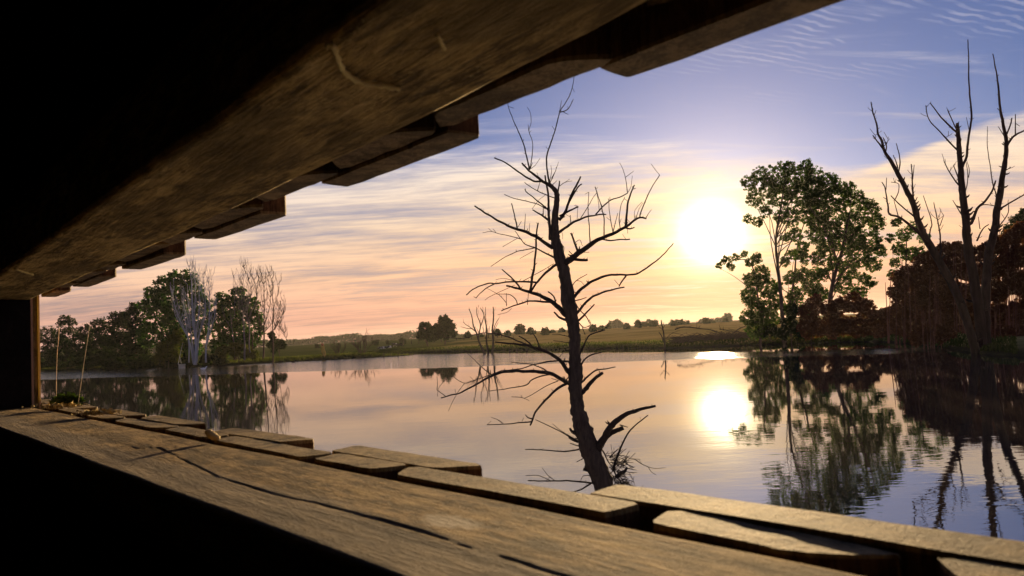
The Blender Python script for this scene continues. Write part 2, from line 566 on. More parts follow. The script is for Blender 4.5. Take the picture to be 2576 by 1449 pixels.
def build_terrain():
    az = np.radians(np.concatenate([np.arange(-180, -50, 2.0), np.arange(-50, 60, 0.5), np.arange(60, 180, 2.0)]))
    rr = [0.0, 2, 3, 4, 5, 7, 10, 14, 20, 26, 32] + list(np.arange(36, 150, 1.5)) + list(np.geomspace(151, 1900, 46))
    vs, fs = [], []
    na = len(az)
    for r in rr:
        for a in az:
            x, y = r * math.sin(a), r * math.cos(a)
            vs.append((x, y, ground_h(x, y)))
    for i in range(len(rr) - 1):
        for k in range(na):
            k2 = (k + 1) % na
            a, b, c, d = i * na + k, i * na + k2, (i + 1) * na + k2, (i + 1) * na + k
            fs.append((a, d, c, b) if i else (a, d, c))
    mt, T, out = material('field')
    geo = T.node('ShaderNodeNewGeometry').outputs['Position']
    n1 = T.noise(geo, 0.05, 5, 0.6)
    n2 = T.noise(T.mapping(geo, scale=(0.35, 1, 1)), 0.35, 5, 0.65)
    n3 = T.noise(geo, 3.0, 4, 0.7)
    f = T.math('ADD', T.math('MULTIPLY', n1, 0.4), T.math('ADD', T.math('MULTIPLY', n2, 0.4), T.math('MULTIPLY', n3, 0.2)))
    c = T.ramp(f, [(0.34, (0.14, 0.12, 0.036)), (0.46, (0.27, 0.20, 0.068)), (0.58, (0.44, 0.30, 0.11)), (0.72, (0.28, 0.22, 0.07))])
    sxyz = T.node('ShaderNodeSeparateXYZ', ins={0: geo})
    sz = sxyz.outputs[2]
    lush = T.maprange(T.math('ADD', sxyz.outputs[0], T.math('MULTIPLY', T.math('SUBTRACT', n1, 0.5), 30.0)), -26, 4, 1.0, 0.0, smooth=True)
    c = T.mix(lush, c, T.mix(T.maprange(f, 0.38, 0.62), (0.035, 0.050, 0.014), (0.095, 0.105, 0.030)))
    hb = T.math('ADD', sz, T.math('MULTIPLY', T.math('SUBTRACT', n2, 0.5), 0.5))
    c = T.mix(T.maprange(hb, 0.12, 0.55, smooth=True), T.mix(T.maprange(n3, 0.3, 0.7), (0.030, 0.024, 0.018), (0.055, 0.055, 0.018)), c)
    b = T.node('ShaderNodeBsdfDiffuse', ins={'Color': c, 'Roughness': 0.0})
    bp = T.node('ShaderNodeBump', ins={'Strength': 0.2, 'Distance': 0.1, 'Height': T.math('ADD', n3, n2)})
    T.put(b.inputs['Normal'], bp.outputs[0])
    T.put(out.inputs[0], b.outputs[0])
    mb = MB()
    mb.v = vs
    mb.f = fs
    mb.n = len(vs)
    o = mb.build('ground', mt, smooth=True)
    tag(o, kind='structure')


build_terrain()


def build_water():
    mt, T, out = material('lake_water')
    geo = T.node('ShaderNodeNewGeometry').outputs['Position']
    sep = T.node('ShaderNodeSeparateXYZ', ins={0: geo})
    X, Y, Z = sep.outputs
    # wind-ruffled strip across the far part of the lake
    p1, p2 = Vector((-58.8, 92.0)), Vector((15.5, 52.0))
    dr = (p2 - p1).normalized()
    nr = Vector((-dr.y, dr.x))
    wav = T.math('MULTIPLY', T.math('SUBTRACT', T.noise(geo, 0.055, 3, 0.55), 0.5), 7.0)
    s = T.math('ADD', T.math('MULTIPLY', X, nr.x), T.math('ADD', T.math('MULTIPLY', Y, nr.y), -p1.dot(nr)))
    s = T.math('ADD', s, wav)
    along = T.math('ADD', T.math('MULTIPLY', X, dr.x), T.math('ADD', T.math('MULTIPLY', Y, dr.y), -p1.dot(dr)))
    width = T.maprange(along, 0, 85, 60.0, 9.0)
    band = T.math('MULTIPLY', T.maprange(s, -0.6, 0.8, smooth=True), T.maprange(T.math('SUBTRACT', s, width), -1.5, 1.0, 1.0, 0.0, smooth=True))
    patch = T.maprange(T.noise(T.mapping(geo, scale=(0.25, 1.0, 1)), 0.25, 3, 0.6), 0.36, 0.60, 0.25, 1.0, smooth=True)
    band = T.math('MULTIPLY', band, T.math('MAXIMUM', patch, T.maprange(along, 40, 80, 1.0, 0.0)))
    # small ripples
    v1 = T.mapping(geo, rot=(0, 0, math.radians(12)), scale=(0.45, 1.0, 1))
    r1 = T.noise(v1, 1.6, 3, 0.5, 0.6)
    r2 = T.noise(v1, 6.5, 3, 0.5, 0.3)
    r3 = T.noise(T.mapping(geo, rot=(0, 0, math.radians(-20)), scale=(0.5, 1.0, 1)), 0.45, 2, 0.5)
    calm = T.maprange(T.noise(T.mapping(geo, scale=(0.5, 1, 1)), 0.10, 3, 0.5), 0.35, 0.65, 0.45, 1.25, smooth=True)
    near = T.maprange(Y, 6, 30, 0.85, 0.34)
    amp = T.math('MULTIPLY', calm, near)
    h = T.math('ADD', T.math('MULTIPLY', r1, 0.0042), T.math('ADD', T.math('MULTIPLY', r2, 0.0014), T.math('MULTIPLY', r3, 0.007)))
    h = T.math('MULTIPLY', h, amp)
    rf = T.noise(T.mapping(geo, rot=(0, 0, math.radians(25)), scale=(0.6, 1, 1)), 3.2, 4, 0.6)
    h = T.math('ADD', h, T.math('MULTIPLY', T.math('MULTIPLY', rf, band), 0.055))
    bp = T.node('ShaderNodeBump', ins={'Strength': 1.0, 'Distance': 1.0, 'Height': h})
    rough = T.math('ADD', 0.008, T.math('MULTIPLY', band, 0.06))
    b = T.node('ShaderNodeBsdfPrincipled', ins={'Base Color': (0.045, 0.036, 0.028), 'Roughness': rough, 'IOR': 5.0, 'Normal': bp.outputs[0]})
    T.put(out.inputs[0], b.outputs[0])
    mb = MB()
    xs = np.linspace(-170, 120, 30)
    ys = np.linspace(-40, 160, 21)
    mb.v = [(x, y, 0.0) for y in ys for x in xs]
    mb.f = [(j * 30 + i, j * 30 + i + 1, (j + 1) * 30 + i + 1, (j + 1) * 30 + i) for j in range(20) for i in range(29)]
    mb.n = len(mb.v)
    o = mb.build('lake_water', mt)
    tag(o, kind='structure')


build_water()

# ---------------------------------------------------------------- the bird hide
WA = math.radians(42.2)
WU = Vector((-math.sin(WA), math.cos(WA), 0))       # along the wall, away to the left
WN = Vector((math.cos(WA), math.sin(WA), 0))        # out of the hide
S = 0.75


def L(u, n, z):
    """wall coordinates (metres before scale, z from the eye) -> hide object coordinates"""
    return (-u * S, n * S, EYE + z * S)


def wall_hit(x, y, n):
    d = ray(x, y)
    t = n / d.dot(WN)
    return t * d.dot(WU), t * d.z          # u, z


def sill_hit(x, y, z):
    d = ray(x, y)
    t = z / d.z
    return t * d.dot(WU), t * d.dot(WN)


SILL_Z = -0.14
N_IN, N_OUT = 0.242, 0.411
hide = empty('bird_hide', (0, 0, 0), math.atan2(-WU.y, -WU.x))
tag(hide, 'dark timber bird hide with a long viewing slot, seen from inside', 'hide')

ku, kn = sill_hit(1370, 1370, SILL_Z)
k2u, k2n = sill_hit(1130, 1312, SILL_Z)
k3u, k3n = sill_hit(650, 1165, SILL_Z)
M['sill'] = wood_mat('sill_wood', (0.10, 0.066, 0.030), (0.28, 0.182, 0.080), (0.50, 0.35, 0.16), 'X', 1.0, 0.9, 1.0,
                     grey=((N_IN + 0.072) * S, 0.016, (0.20, 0.165, 0.135)),
                     knots=[(L(ku, kn, SILL_Z), 0.012, (0.035, 0.022, 0.012)), (L(k2u, k2n, SILL_Z), 0.016, (0.50, 0.44, 0.36)), (L(k3u, k3n, SILL_Z), 0.02, (0.06, 0.04, 0.022))])
lku, lkz = wall_hit(510, 450, 0.30)
_lk = ray(510, 450)
M['lintel'] = wood_mat('lintel_wood', (0.18, 0.12, 0.040), (0.56, 0.40, 0.14), (0.82, 0.62, 0.27), 'X', 0.65, 0.9, 1.0)
M['clad'] = wood_mat('cladding_wood', (0.14, 0.095, 0.042), (0.31, 0.215, 0.10), (0.45, 0.33, 0.165), 'Z', 0.9, 0.75, 0.8)
M['clad_shaded'] = wood_mat('cladding_shade', (0.060, 0.030, 0.016), (0.135, 0.070, 0.036), (0.23, 0.13, 0.065), 'Z', 0.9, 0.85, 0.8)  # darker copy of the cladding wood, shade of the inner faces put into its colour
M['clad_edge_lit'] = wood_mat('edge_wood', (0.38, 0.27, 0.14), (0.75, 0.56, 0.28), (0.88, 0.70, 0.40), 'Z', 1.0, 0.7, 0.4)  # unused; brightness of the lit jamb edges put into the wood colour


M['edge_lit'] = leaf_mat('edge_lit', (0.62, 0.36, 0.24), (0.74, 0.46, 0.34), 0.30, 40)  # glow of the sunlit jamb edges put into a pale translucent colour


def build_sill():
    # crack running along the board
    cp = [sill_hit(x, y, SILL_Z) for x, y in [(300, 1112), (346, 1129), (394, 1126), (467, 1159), (525, 1188), (583, 1210), (693, 1243), (802, 1268), (904, 1294), (1035, 1330), (1181, 1378), (1363, 1432), (1600, 1510), (1900, 1620)]]
    cp.sort()
    cu = [c[0] for c in cp]
    cn = [c[1] for c in cp]
    us = np.concatenate([np.arange(-1.2, 0.15, 0.03), np.arange(0.15, 1.3, 0.006), np.arange(1.3, 3.5, 0.02)])
    ns = np.linspace(N_IN, N_OUT, 76)
    mb = MB()
    na, nn = len(us), len(ns)
    V = []
    for u in us:
        wedge = 0.002 * nz(u, 0, 3.0, 1.0)
        wi = 0.002 * nz(u, 0, 6.0, 8.0)
        for j, n in enumerate(ns):
            f = j / (nn - 1)
            n2 = n + wi * (1 - f) + wedge * f
            z = SILL_Z + 0.0012 * nz(u * 1.0, n * 6, 4, 2.0) + 0.0006 * nz(u * 5, n * 60, 1.0, 4.0)
            ed = min(f, 1 - f)
            z -= 0.006 * max(0, 1 - ed / 0.035) ** 2
            if u < cu[-1]:
                c = float(np.interp(u, cu, cn)) + 0.0035 * nz(u, 0, 22, 3.0)
                open_ = 0.6 + 0.5 * nz(u, 0, 9, 6.0)
                w = 0.0022 * max(0.25, open_)
                z -= 0.0028 * max(0.08, open_) * math.exp(-((n - c) / w) ** 2)
            V.append(L(u, n2, z))
    F = [(i * nn + j, i * nn + j + 1, (i + 1) * nn + j + 1, (i + 1) * nn + j) for i in range(na - 1) for j in range(nn - 1)]
    mb.add(V, F)
    # skirt below
    b = len(V)
    lowv = []
    for i in range(na):
        for j in (0, nn - 1):
            x, y, z = V[i * nn + j]
            lowv.append((x, y, EYE + (SILL_Z - 0.05) * S))
    F2 = []
    for i in range(na - 1):
        F2.append((i * nn, (i + 1) * nn, b + 2 * (i + 1), b + 2 * i))
        F2.append((i * nn + nn - 1, b + 2 * i + 1, b + 2 * (i + 1) + 1, (i + 1) * nn + nn - 1))
        F2.append((b + 2 * i, b + 2 * (i + 1), b + 2 * (i + 1) + 1, b + 2 * i + 1))
    mb.v.extend(lowv)
    mb.f.extend(F2)
    mb.n = len(mb.v)
    mb.build('sill_board', M['sill'], hide, smooth=True)


build_sill()


def lintel_z(u, inner):
    pts = LZ_IN if inner else LZ_OUT
    return float(np.interp(u, [p[0] for p in pts], [p[1] for p in pts]))


LZ_IN = sorted(wall_hit(x, y, N_IN) for x, y in [(0, 690), (215, 537), (430, 385), (630, 242), (830, 95), (960, 0)])
LZ_OUT = sorted(wall_hit(x, y, N_OUT) for x, y in [(90, 750), (360, 632), (640, 505), (940, 365), (1240, 215), (1500, 85), (1650, 5)])


def build_lintel():
    us = np.concatenate([np.arange(-1.2, 0.15, 0.05), np.arange(0.15, 3.5, 0.012)])
    nn = 40
    V = []
    for u in us:
        zi, zo = lintel_z(u, True), lintel_z(u, False)
        for j in range(nn):
            f = j / (nn - 1)
            n = N_IN + (N_OUT - N_IN) * f
            z = zi + (zo - zi) * f + 0.0016 * nz(u * 2, n * 9, 3, 1.5) + 0.0010 * nz(u * 9, n * 90, 1, 4.5)
            ed = min(f, 1 - f)
            z += 0.007 * max(0, 1 - ed / 0.05) ** 2
            V.append(L(u, n + 0.003 * nz(u, 0, 7, 5) * (1 - f), z))
    na = len(us)
    mb = MB()
    F = [(i * nn + j, (i + 1) * nn + j, (i + 1) * nn + j + 1, i * nn + j + 1) for i in range(na - 1) for j in range(nn - 1)]
    mb.add(V, F)
    b = len(V)
    for i in range(na):
        for j in (0, nn - 1):
            x, y, z = V[i * nn + j]
            mb.v.append((x, y, EYE + 0.30 * S))
    for i in range(na - 1):
        mb.f.append((i * nn, b + 2 * i, b + 2 * (i + 1), (i + 1) * nn))
        mb.f.append((i * nn + nn - 1, (i + 1) * nn + nn - 1, b + 2 * (i + 1) + 1, b + 2 * i + 1))
        mb.f.append((b + 2 * i, b + 2 * i + 1, b + 2 * (i + 1) + 1, b + 2 * (i + 1)))
    mb.n = len(mb.v)
    mb.build('lintel_beam', M['lintel'], hide, smooth=True)


build_lintel()

FLOOR_Z, ROOF_Z = 1.25, 3.45           # world heights


def plank(u1, u0, n1, n2, z0, z1, mat, name='cladding_board', bev=(0.03, 0.03), outer_bev=0.008, seed=0, ends='top', rag=0.0008):
    """vertical board: u1 far end, u0 near end, n1 inner and n2 outer face; z0, z1 heights (before scale, from the eye)"""
    rs = random.Random(seed)
    bf, bn = bev
    bf_, bn_ = max(bf, 0.002), max(bn, 0.002)
    ul = [u1, u1 - bf_ * 0.35, u1 - bf_ * 0.7, u1 - bf_] + list(np.linspace(u1 - bf_, u0 + bn_, 9)[1:-1]) + [u0 + bn_, u0 + bn_ * 0.7, u0 + bn_ * 0.35, u0]
    k = len(ul) - 1
    prof = []
    th_ = (n2 - n1) * 0.86
    for u in ul:                                 # inner face, far -> near
        d = max(0.0, 1 - (u1 - u) / bf_, 1 - (u - u0) / bn_)
        prof.append((u, n1 + th_ * d ** 1.6 + 0.0005 * nz(u, seed, 30, 1)))
    for u in reversed(ul):                       # outer face, near -> far
        e = min(u - u0, u1 - u)
        d = outer_bev * max(0, 1 - e / 0.012) ** 2
        prof.append((u, n2 - d + 0.0005 * nz(u, seed, 25, 7)))
    m_ = len(prof)
    zs = [z0, z0 + 0.004, z0 + (z1 - z0) * 0.3, z0 + (z1 - z0) * 0.7, z1 - 0.004, z1]
    cu_ = sum(p[0] for p in prof) / m_
    cn_ = (n1 + n2) / 2
    V = []
    tilt = rs.uniform(-0.003, 0.003)
    for r, z in enumerate(zs):
        shr = 0.975 if r in (0, len(zs) - 1) else 1.0
        for (u, n) in prof:
            zz = z
            if (r == len(zs) - 1 and ends == 'top') or (r == 0 and ends == 'bottom'):
                zz += rag * nz(u, n, 40, seed + 0.5) + tilt * (u - cu_) / max(0.1, u1 - u0)
            V.append(L(cu_ + (u - cu_) * (1 - (1 - shr) * 0.25), cn_ + (n - cn_) * shr, zz))
    F = []
    for r in range(len(zs) - 1):
        for i in range(m_):
            a, b = r * m_ + i, r * m_ + (i + 1) % m_
            F.append((a, a + m_, b + m_, b))
    q = (len(zs) - 1) * m_
    for i in range(k):                            # end faces as strips
        F.append((q + i, q + m_ - 1 - i, q + m_ - 2 - i, q + i + 1))
        F.append((i, i + 1, m_ - 2 - i, m_ - 1 - i))
    mb = MB()
    mb.add(V, F)
    o = mb.build(name, mat, hide)
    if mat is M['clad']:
        o.data.materials.append(M['clad_shaded'])
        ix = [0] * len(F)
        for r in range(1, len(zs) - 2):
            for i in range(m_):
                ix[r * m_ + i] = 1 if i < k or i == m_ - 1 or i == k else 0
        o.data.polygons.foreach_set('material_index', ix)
    return o


def build_cladding():
    I1, I2, O1, O2 = 0.435, 0.476, 0.480, 0.525
    zb = (0.55 - EYE) / S
    zt = (ROOF_Z - 0.05 - EYE) / S
    sd = 1
    # inner row below the slot (far end, near end)
    inner = [(0.165, -0.14, 0.03, 0.03), (0.354, 0.185, 0.012, 0.06), (0.705, 0.382, 0.03, 0.006), (0.875, 0.712, 0.012, 0.02), (1.22, 0.885, 0.02, 0.02), (1.46, 1.235, 0.02, 0.02),
             (1.83, 1.475, 0.05, 0.05), (2.08, 1.84, 0.05, 0.05), (2.40, 2.09, 0.05, 0.05), (2.75, 2.42, 0.05, 0.05), (3.1, 2.77, 0.05, 0.05), (3.45, 3.12, 0.05, 0.05), (-0.16, -0.46, 0.05, 0.05), (-0.48, -0.80, 0.05, 0.05), (-0.82, -1.15, 0.05, 0.05)]
    for (a, b, bf, bn) in inner:
        plank(a, b, I1, I2, zb, SILL_Z - 0.0025 + 0.0008 * math.sin(sd * 2.3), M['clad'], bev=(bf, bn), seed=sd)
        sd += 1
    # outer row
    def uo(x, y):
        return sill_hit(x, y, SILL_Z - 0.004)[0]
    outer = [(0.447, 0.02, 0.003, 0.05), (0.912, uo(1221, 1172), 0.01, 0.045), (1.345, 1.03, 0.01, 0.03), (uo(320, 1056), uo(467, 1074), 0.03, 0.06), (uo(206, 1042), uo(300, 1052), 0.03, 0.05), (2.62, 2.30, 0.03, 0.05), (3.02, 2.70, 0.03, 0.05), (3.42, 3.1, 0.03, 0.05),
             (-0.05, -0.38, 0.05, 0.05), (-0.42, -0.75, 0.05, 0.05), (-0.8, -1.15, 0.05, 0.05)]
    for (a, b, bf, bn) in outer:
        plank(a, b, O1, O2, zb - 0.05, SILL_Z - 0.0020 + 0.0008 * math.sin(sd * 1.7), M['clad'], bev=(bf, bn), seed=sd)
        sd += 1
    # rows above the slot: ends hang a little below the lintel, the outer row lower
    def top(x, y, n):
        return wall_hit(x, y, n)
    louter = [((1508, 185), (2080, 0)), ((822, 465), (1206, 345)), ((500, 592), (718, 540)), ((317, 672), (465, 640)), ((192, 718), (290, 697)), ((112, 748), (176, 733))]
    for i, (fa, ne) in enumerate(louter):
        uf, zf = top(*fa, O2 - 0.006)
        un, zn = top(*ne, O2 - 0.006)
        if i == 0:
            un = un - 0.25
            uf = wall_hit(1506, 130, O1)[0] + 0.004
            zf = wall_hit(1590, 198, O2 - 0.006)[1]
            z = (zf + zn) / 2
        else:
            uf = wall_hit(fa[0], fa[1] - 10, O1 + 0.01)[0]
            z = zn
        plank(uf, un, O1, O2, z, zt, M['clad'], bev=(0.003, 0.006), outer_bev=0.006, seed=sd, ends='bottom', rag=0.0012)
        sd += 1
    linner = [((1205, 292), (1508, 155), 1180, 1545), ((718, 503), (806, 440), 690, 850), ((465, 608), (486, 590), 440, 505), ((290, 675), (302, 668), 272, 322), ((176, 720), (186, 716), 160, 196)]
    lastn = None
    for i, (fa, ne, xa, xb) in enumerate(linner):
        uf, zf = top(*fa, I2 - 0.004)
        un, zn = top(*ne, I2 - 0.004)
        plank(uf + 0.06, un - (0.05 if i else 0.016), I1, I2, (zf + zn) / 2, zt, M['clad'], bev=(0.04, 0.04), seed=sd, ends='bottom', rag=0.0012)
        sd += 1
        if lastn is not None:
            plank(lastn + 0.01 if False else un - 0.06, lastn + 0.07, I1, I2, (zf + zn) / 2 + 0.004, zt, M['clad'], bev=(0.04, 0.04), seed=sd, ends='bottom', rag=0.0012)
            sd += 1
        lastn = uf
    un0 = wall_hit(1566, 120, I1)[0]
    plank(un0, un0 - 0.34, I1, I2, wall_hit(1508, 120, I2)[1] + 0.012, zt, M['clad'], bev=(0.04, 0.04), seed=sd, ends='bottom')
    for q in range(3):
        plank(un0 - 0.35 - q * 0.34, un0 - 0.68 - q * 0.34, I1, I2, 0.25, zt, M['clad'], seed=sd + 1 + q, ends='bottom')
        plank(un0 - 0.25 - q * 0.40, un0 - 0.60 - q * 0.40, O1, O2, 0.23, zt, M['clad'], seed=sd + 5 + q, ends='bottom')
    # jamb at the far end of the slot: post and the edges of the full-height boards beside it
    uj = wall_hit(80, 900, N_OUT)[0]
    zlo, zhi = SILL_Z - 0.02, 0.26
    def block(name, ua, ub, na_, nb, mat, z0=None, z1=None):
        mb = MB()
        z0 = zlo if z0 is None else z0
        z1 = zhi if z1 is None else z1
        c = L((ua + ub) / 2, (na_ + nb) / 2, (z0 + z1) / 2)
        mb.box(c, ((ub - ua) * S, (nb - na_) * S, (z1 - z0) * S))
        return mb.build(name, mat, hide)
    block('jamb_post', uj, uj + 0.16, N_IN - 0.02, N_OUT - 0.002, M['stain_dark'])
    ub = wall_hit(99, 900, O2)[0]
    plank(ub + 0.33, ub, I1, I2, zb, zt, M['clad'], bev=(0.02, 0.004), seed=70)
    plank(ub + 0.35, ub + 0.02, O1, O2, zb, zt, M['clad'], bev=(0.02, 0.004), seed=71)
    block('jamb_batten', uj + 0.02, uj + 0.10, N_OUT + 0.0065, N_OUT + 0.0185, M['clad'])
    block('lit_edge_strip', uj + 0.012, uj + 0.09, N_OUT + 0.0005, N_OUT + 0.006, M['edge_lit'])  # added strips that stand in for the light along the jamb edges
    block('lit_edge_strip', uj + 0.012, uj + 0.09, N_OUT + 0.019, N_OUT + 0.0235, M['edge_lit'])
    # inside of the hide: panels, floor, roof, other walls
    zf = (FLOOR_Z - EYE) / S
    zr = (ROOF_Z - EYE) / S
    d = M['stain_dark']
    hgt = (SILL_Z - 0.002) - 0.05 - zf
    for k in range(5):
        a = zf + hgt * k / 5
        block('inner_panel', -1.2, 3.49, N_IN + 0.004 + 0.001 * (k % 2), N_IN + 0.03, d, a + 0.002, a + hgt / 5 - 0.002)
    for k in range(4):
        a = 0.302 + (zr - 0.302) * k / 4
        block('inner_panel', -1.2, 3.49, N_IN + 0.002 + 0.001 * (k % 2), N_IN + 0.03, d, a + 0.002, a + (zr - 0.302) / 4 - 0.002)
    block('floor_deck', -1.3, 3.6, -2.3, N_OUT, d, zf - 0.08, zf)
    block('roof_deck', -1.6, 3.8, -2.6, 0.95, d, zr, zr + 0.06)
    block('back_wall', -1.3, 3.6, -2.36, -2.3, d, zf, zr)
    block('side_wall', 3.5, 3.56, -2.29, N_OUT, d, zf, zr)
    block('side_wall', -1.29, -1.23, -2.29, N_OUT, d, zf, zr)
    for ua in (-1.15, 0.9, 2.8):
        for na_ in (-2.2, 0.30):
            mb = MB()
            c = L(ua, na_, 0)
            p = [(c[0], c[1], -1.2), (c[0] + 0.005, c[1], 0.2), (c[0], c[1], FLOOR_Z - 0.061)]
            mb.tube(p, [0.075, 0.07, 0.07], 10)
            mb.build('stilt', M['bark_brown'], hide)


build_cladding()

# ---------------------------------------------------------------- traced dead trees

def px_tf(ox, oy, s):
    return lambda p: (ox + p[0] * s, oy + p[1] * s)


class Limbs:
    """branches drawn as polylines at a picture position; each one leans towards or away from the viewer and joins what it grows from"""
    def __init__(self, root, Y, mat, seed=1, lean=0.55, sides=6, rscale=1.0, thin=0.3):
        self.root, self.Y, self.mat = root, Y, mat
        self.rs = random.Random(seed)
        self.known = []                 # (x, y, depth offset)
        self.lean, self.sides, self.rscale, self.thin = lean, sides, rscale, thin
        self.seed = seed
        self.base = root.location.copy()

    def world(self, x, y, off):
        return at(x, y, self.Y + off) - self.base

    def add(self, pts, w0, w1=None, name='branch', lean=None, tf=None, sub=4, knobs=True, mat=None, rough=0.06, sides=None, attach=True, widths=None):
        if tf:
            sc = tf((1, 0))[0] - tf((0, 0))[0]
            pts = [tf(p) for p in pts]
            w0 = w0 * sc
            w1 = None if w1 is None else w1 * sc
            widths = None if widths is None else [w * sc for w in widths]
        w1 = w0 * 0.4 if w1 is None else w1
        x0, y0 = pts[0]
        off0 = 0.0
        if attach and self.known:
            bx = min(self.known, key=lambda k: (k[0] - x0) ** 2 + (k[1] - y0) ** 2)
            off0 = bx[2]
        k = self.rs.uniform(-self.lean, self.lean) if lean is None else lean
        P = catmull(np.array(pts, float), sub)
        seg = np.concatenate([[0], np.cumsum(np.linalg.norm(np.diff(P, axis=0), axis=1))])
        n = len(P)
        jit = np.array([mnoise.noise(Vector((seg[i] * 0.055, self.seed * 3.7, x0 * 0.01))) for i in range(n)])
        jit2 = np.array([mnoise.noise(Vector((seg[i] * 0.055, self.seed * 5.1 + 9, y0 * 0.01))) for i in range(n)])
        amp = min(1.6, w0 * 0.18 + 0.4)
        P[1:-1, 0] += jit[1:-1] * amp
        P[1:-1, 1] += jit2[1:-1] * amp
        upp = self.Y / FPX
        off = off0 + k * seg * upp
        t = seg / max(seg[-1], 1e-6)
        if widths is not None:
            wt = np.linspace(0, 1, len(widths))
            rad = np.interp(np.linspace(0, 1, n), wt, widths) / 2
        else:
            rad = (w0 + (w1 - w0) * t ** 0.8) / 2
        rad = np.maximum(rad * self.rscale, self.thin)
        W = np.array([self.world(P[i, 0], P[i, 1], off[i]) for i in range(n)])
        R = rad * upp
        mb = MB()
        sd = len(self.known) + 1
        mb.tube(W, R, sides or (self.sides if w0 > 3 else 5), rough if w0 > 2 else 0.0, seed=sd)
        if knobs:
            for q in range(int(seg[-1] / 16)):
                i = self.rs.randrange(1, n - 1) if n > 2 else 0
                d = np.array([self.rs.gauss(0, 1) for _ in range(3)])
                d[2] = abs(d[2])
                d /= np.linalg.norm(d)
                ln = self.rs.uniform(1.0, 3.2) * upp + R[i]
                mb.tube([W[i], W[i] + d * (R[i] + ln * 0.5), W[i] + d * (R[i] + ln) + np.array([0, 0, ln * 0.3])], [R[i] * 0.45, R[i] * 0.28, R[i] * 0.12], 4)
        for i in range(n):
            self.known.append((P[i, 0], P[i, 1], off[i]))
        return mb.build(name, mat or self.mat, self.root, smooth=True)


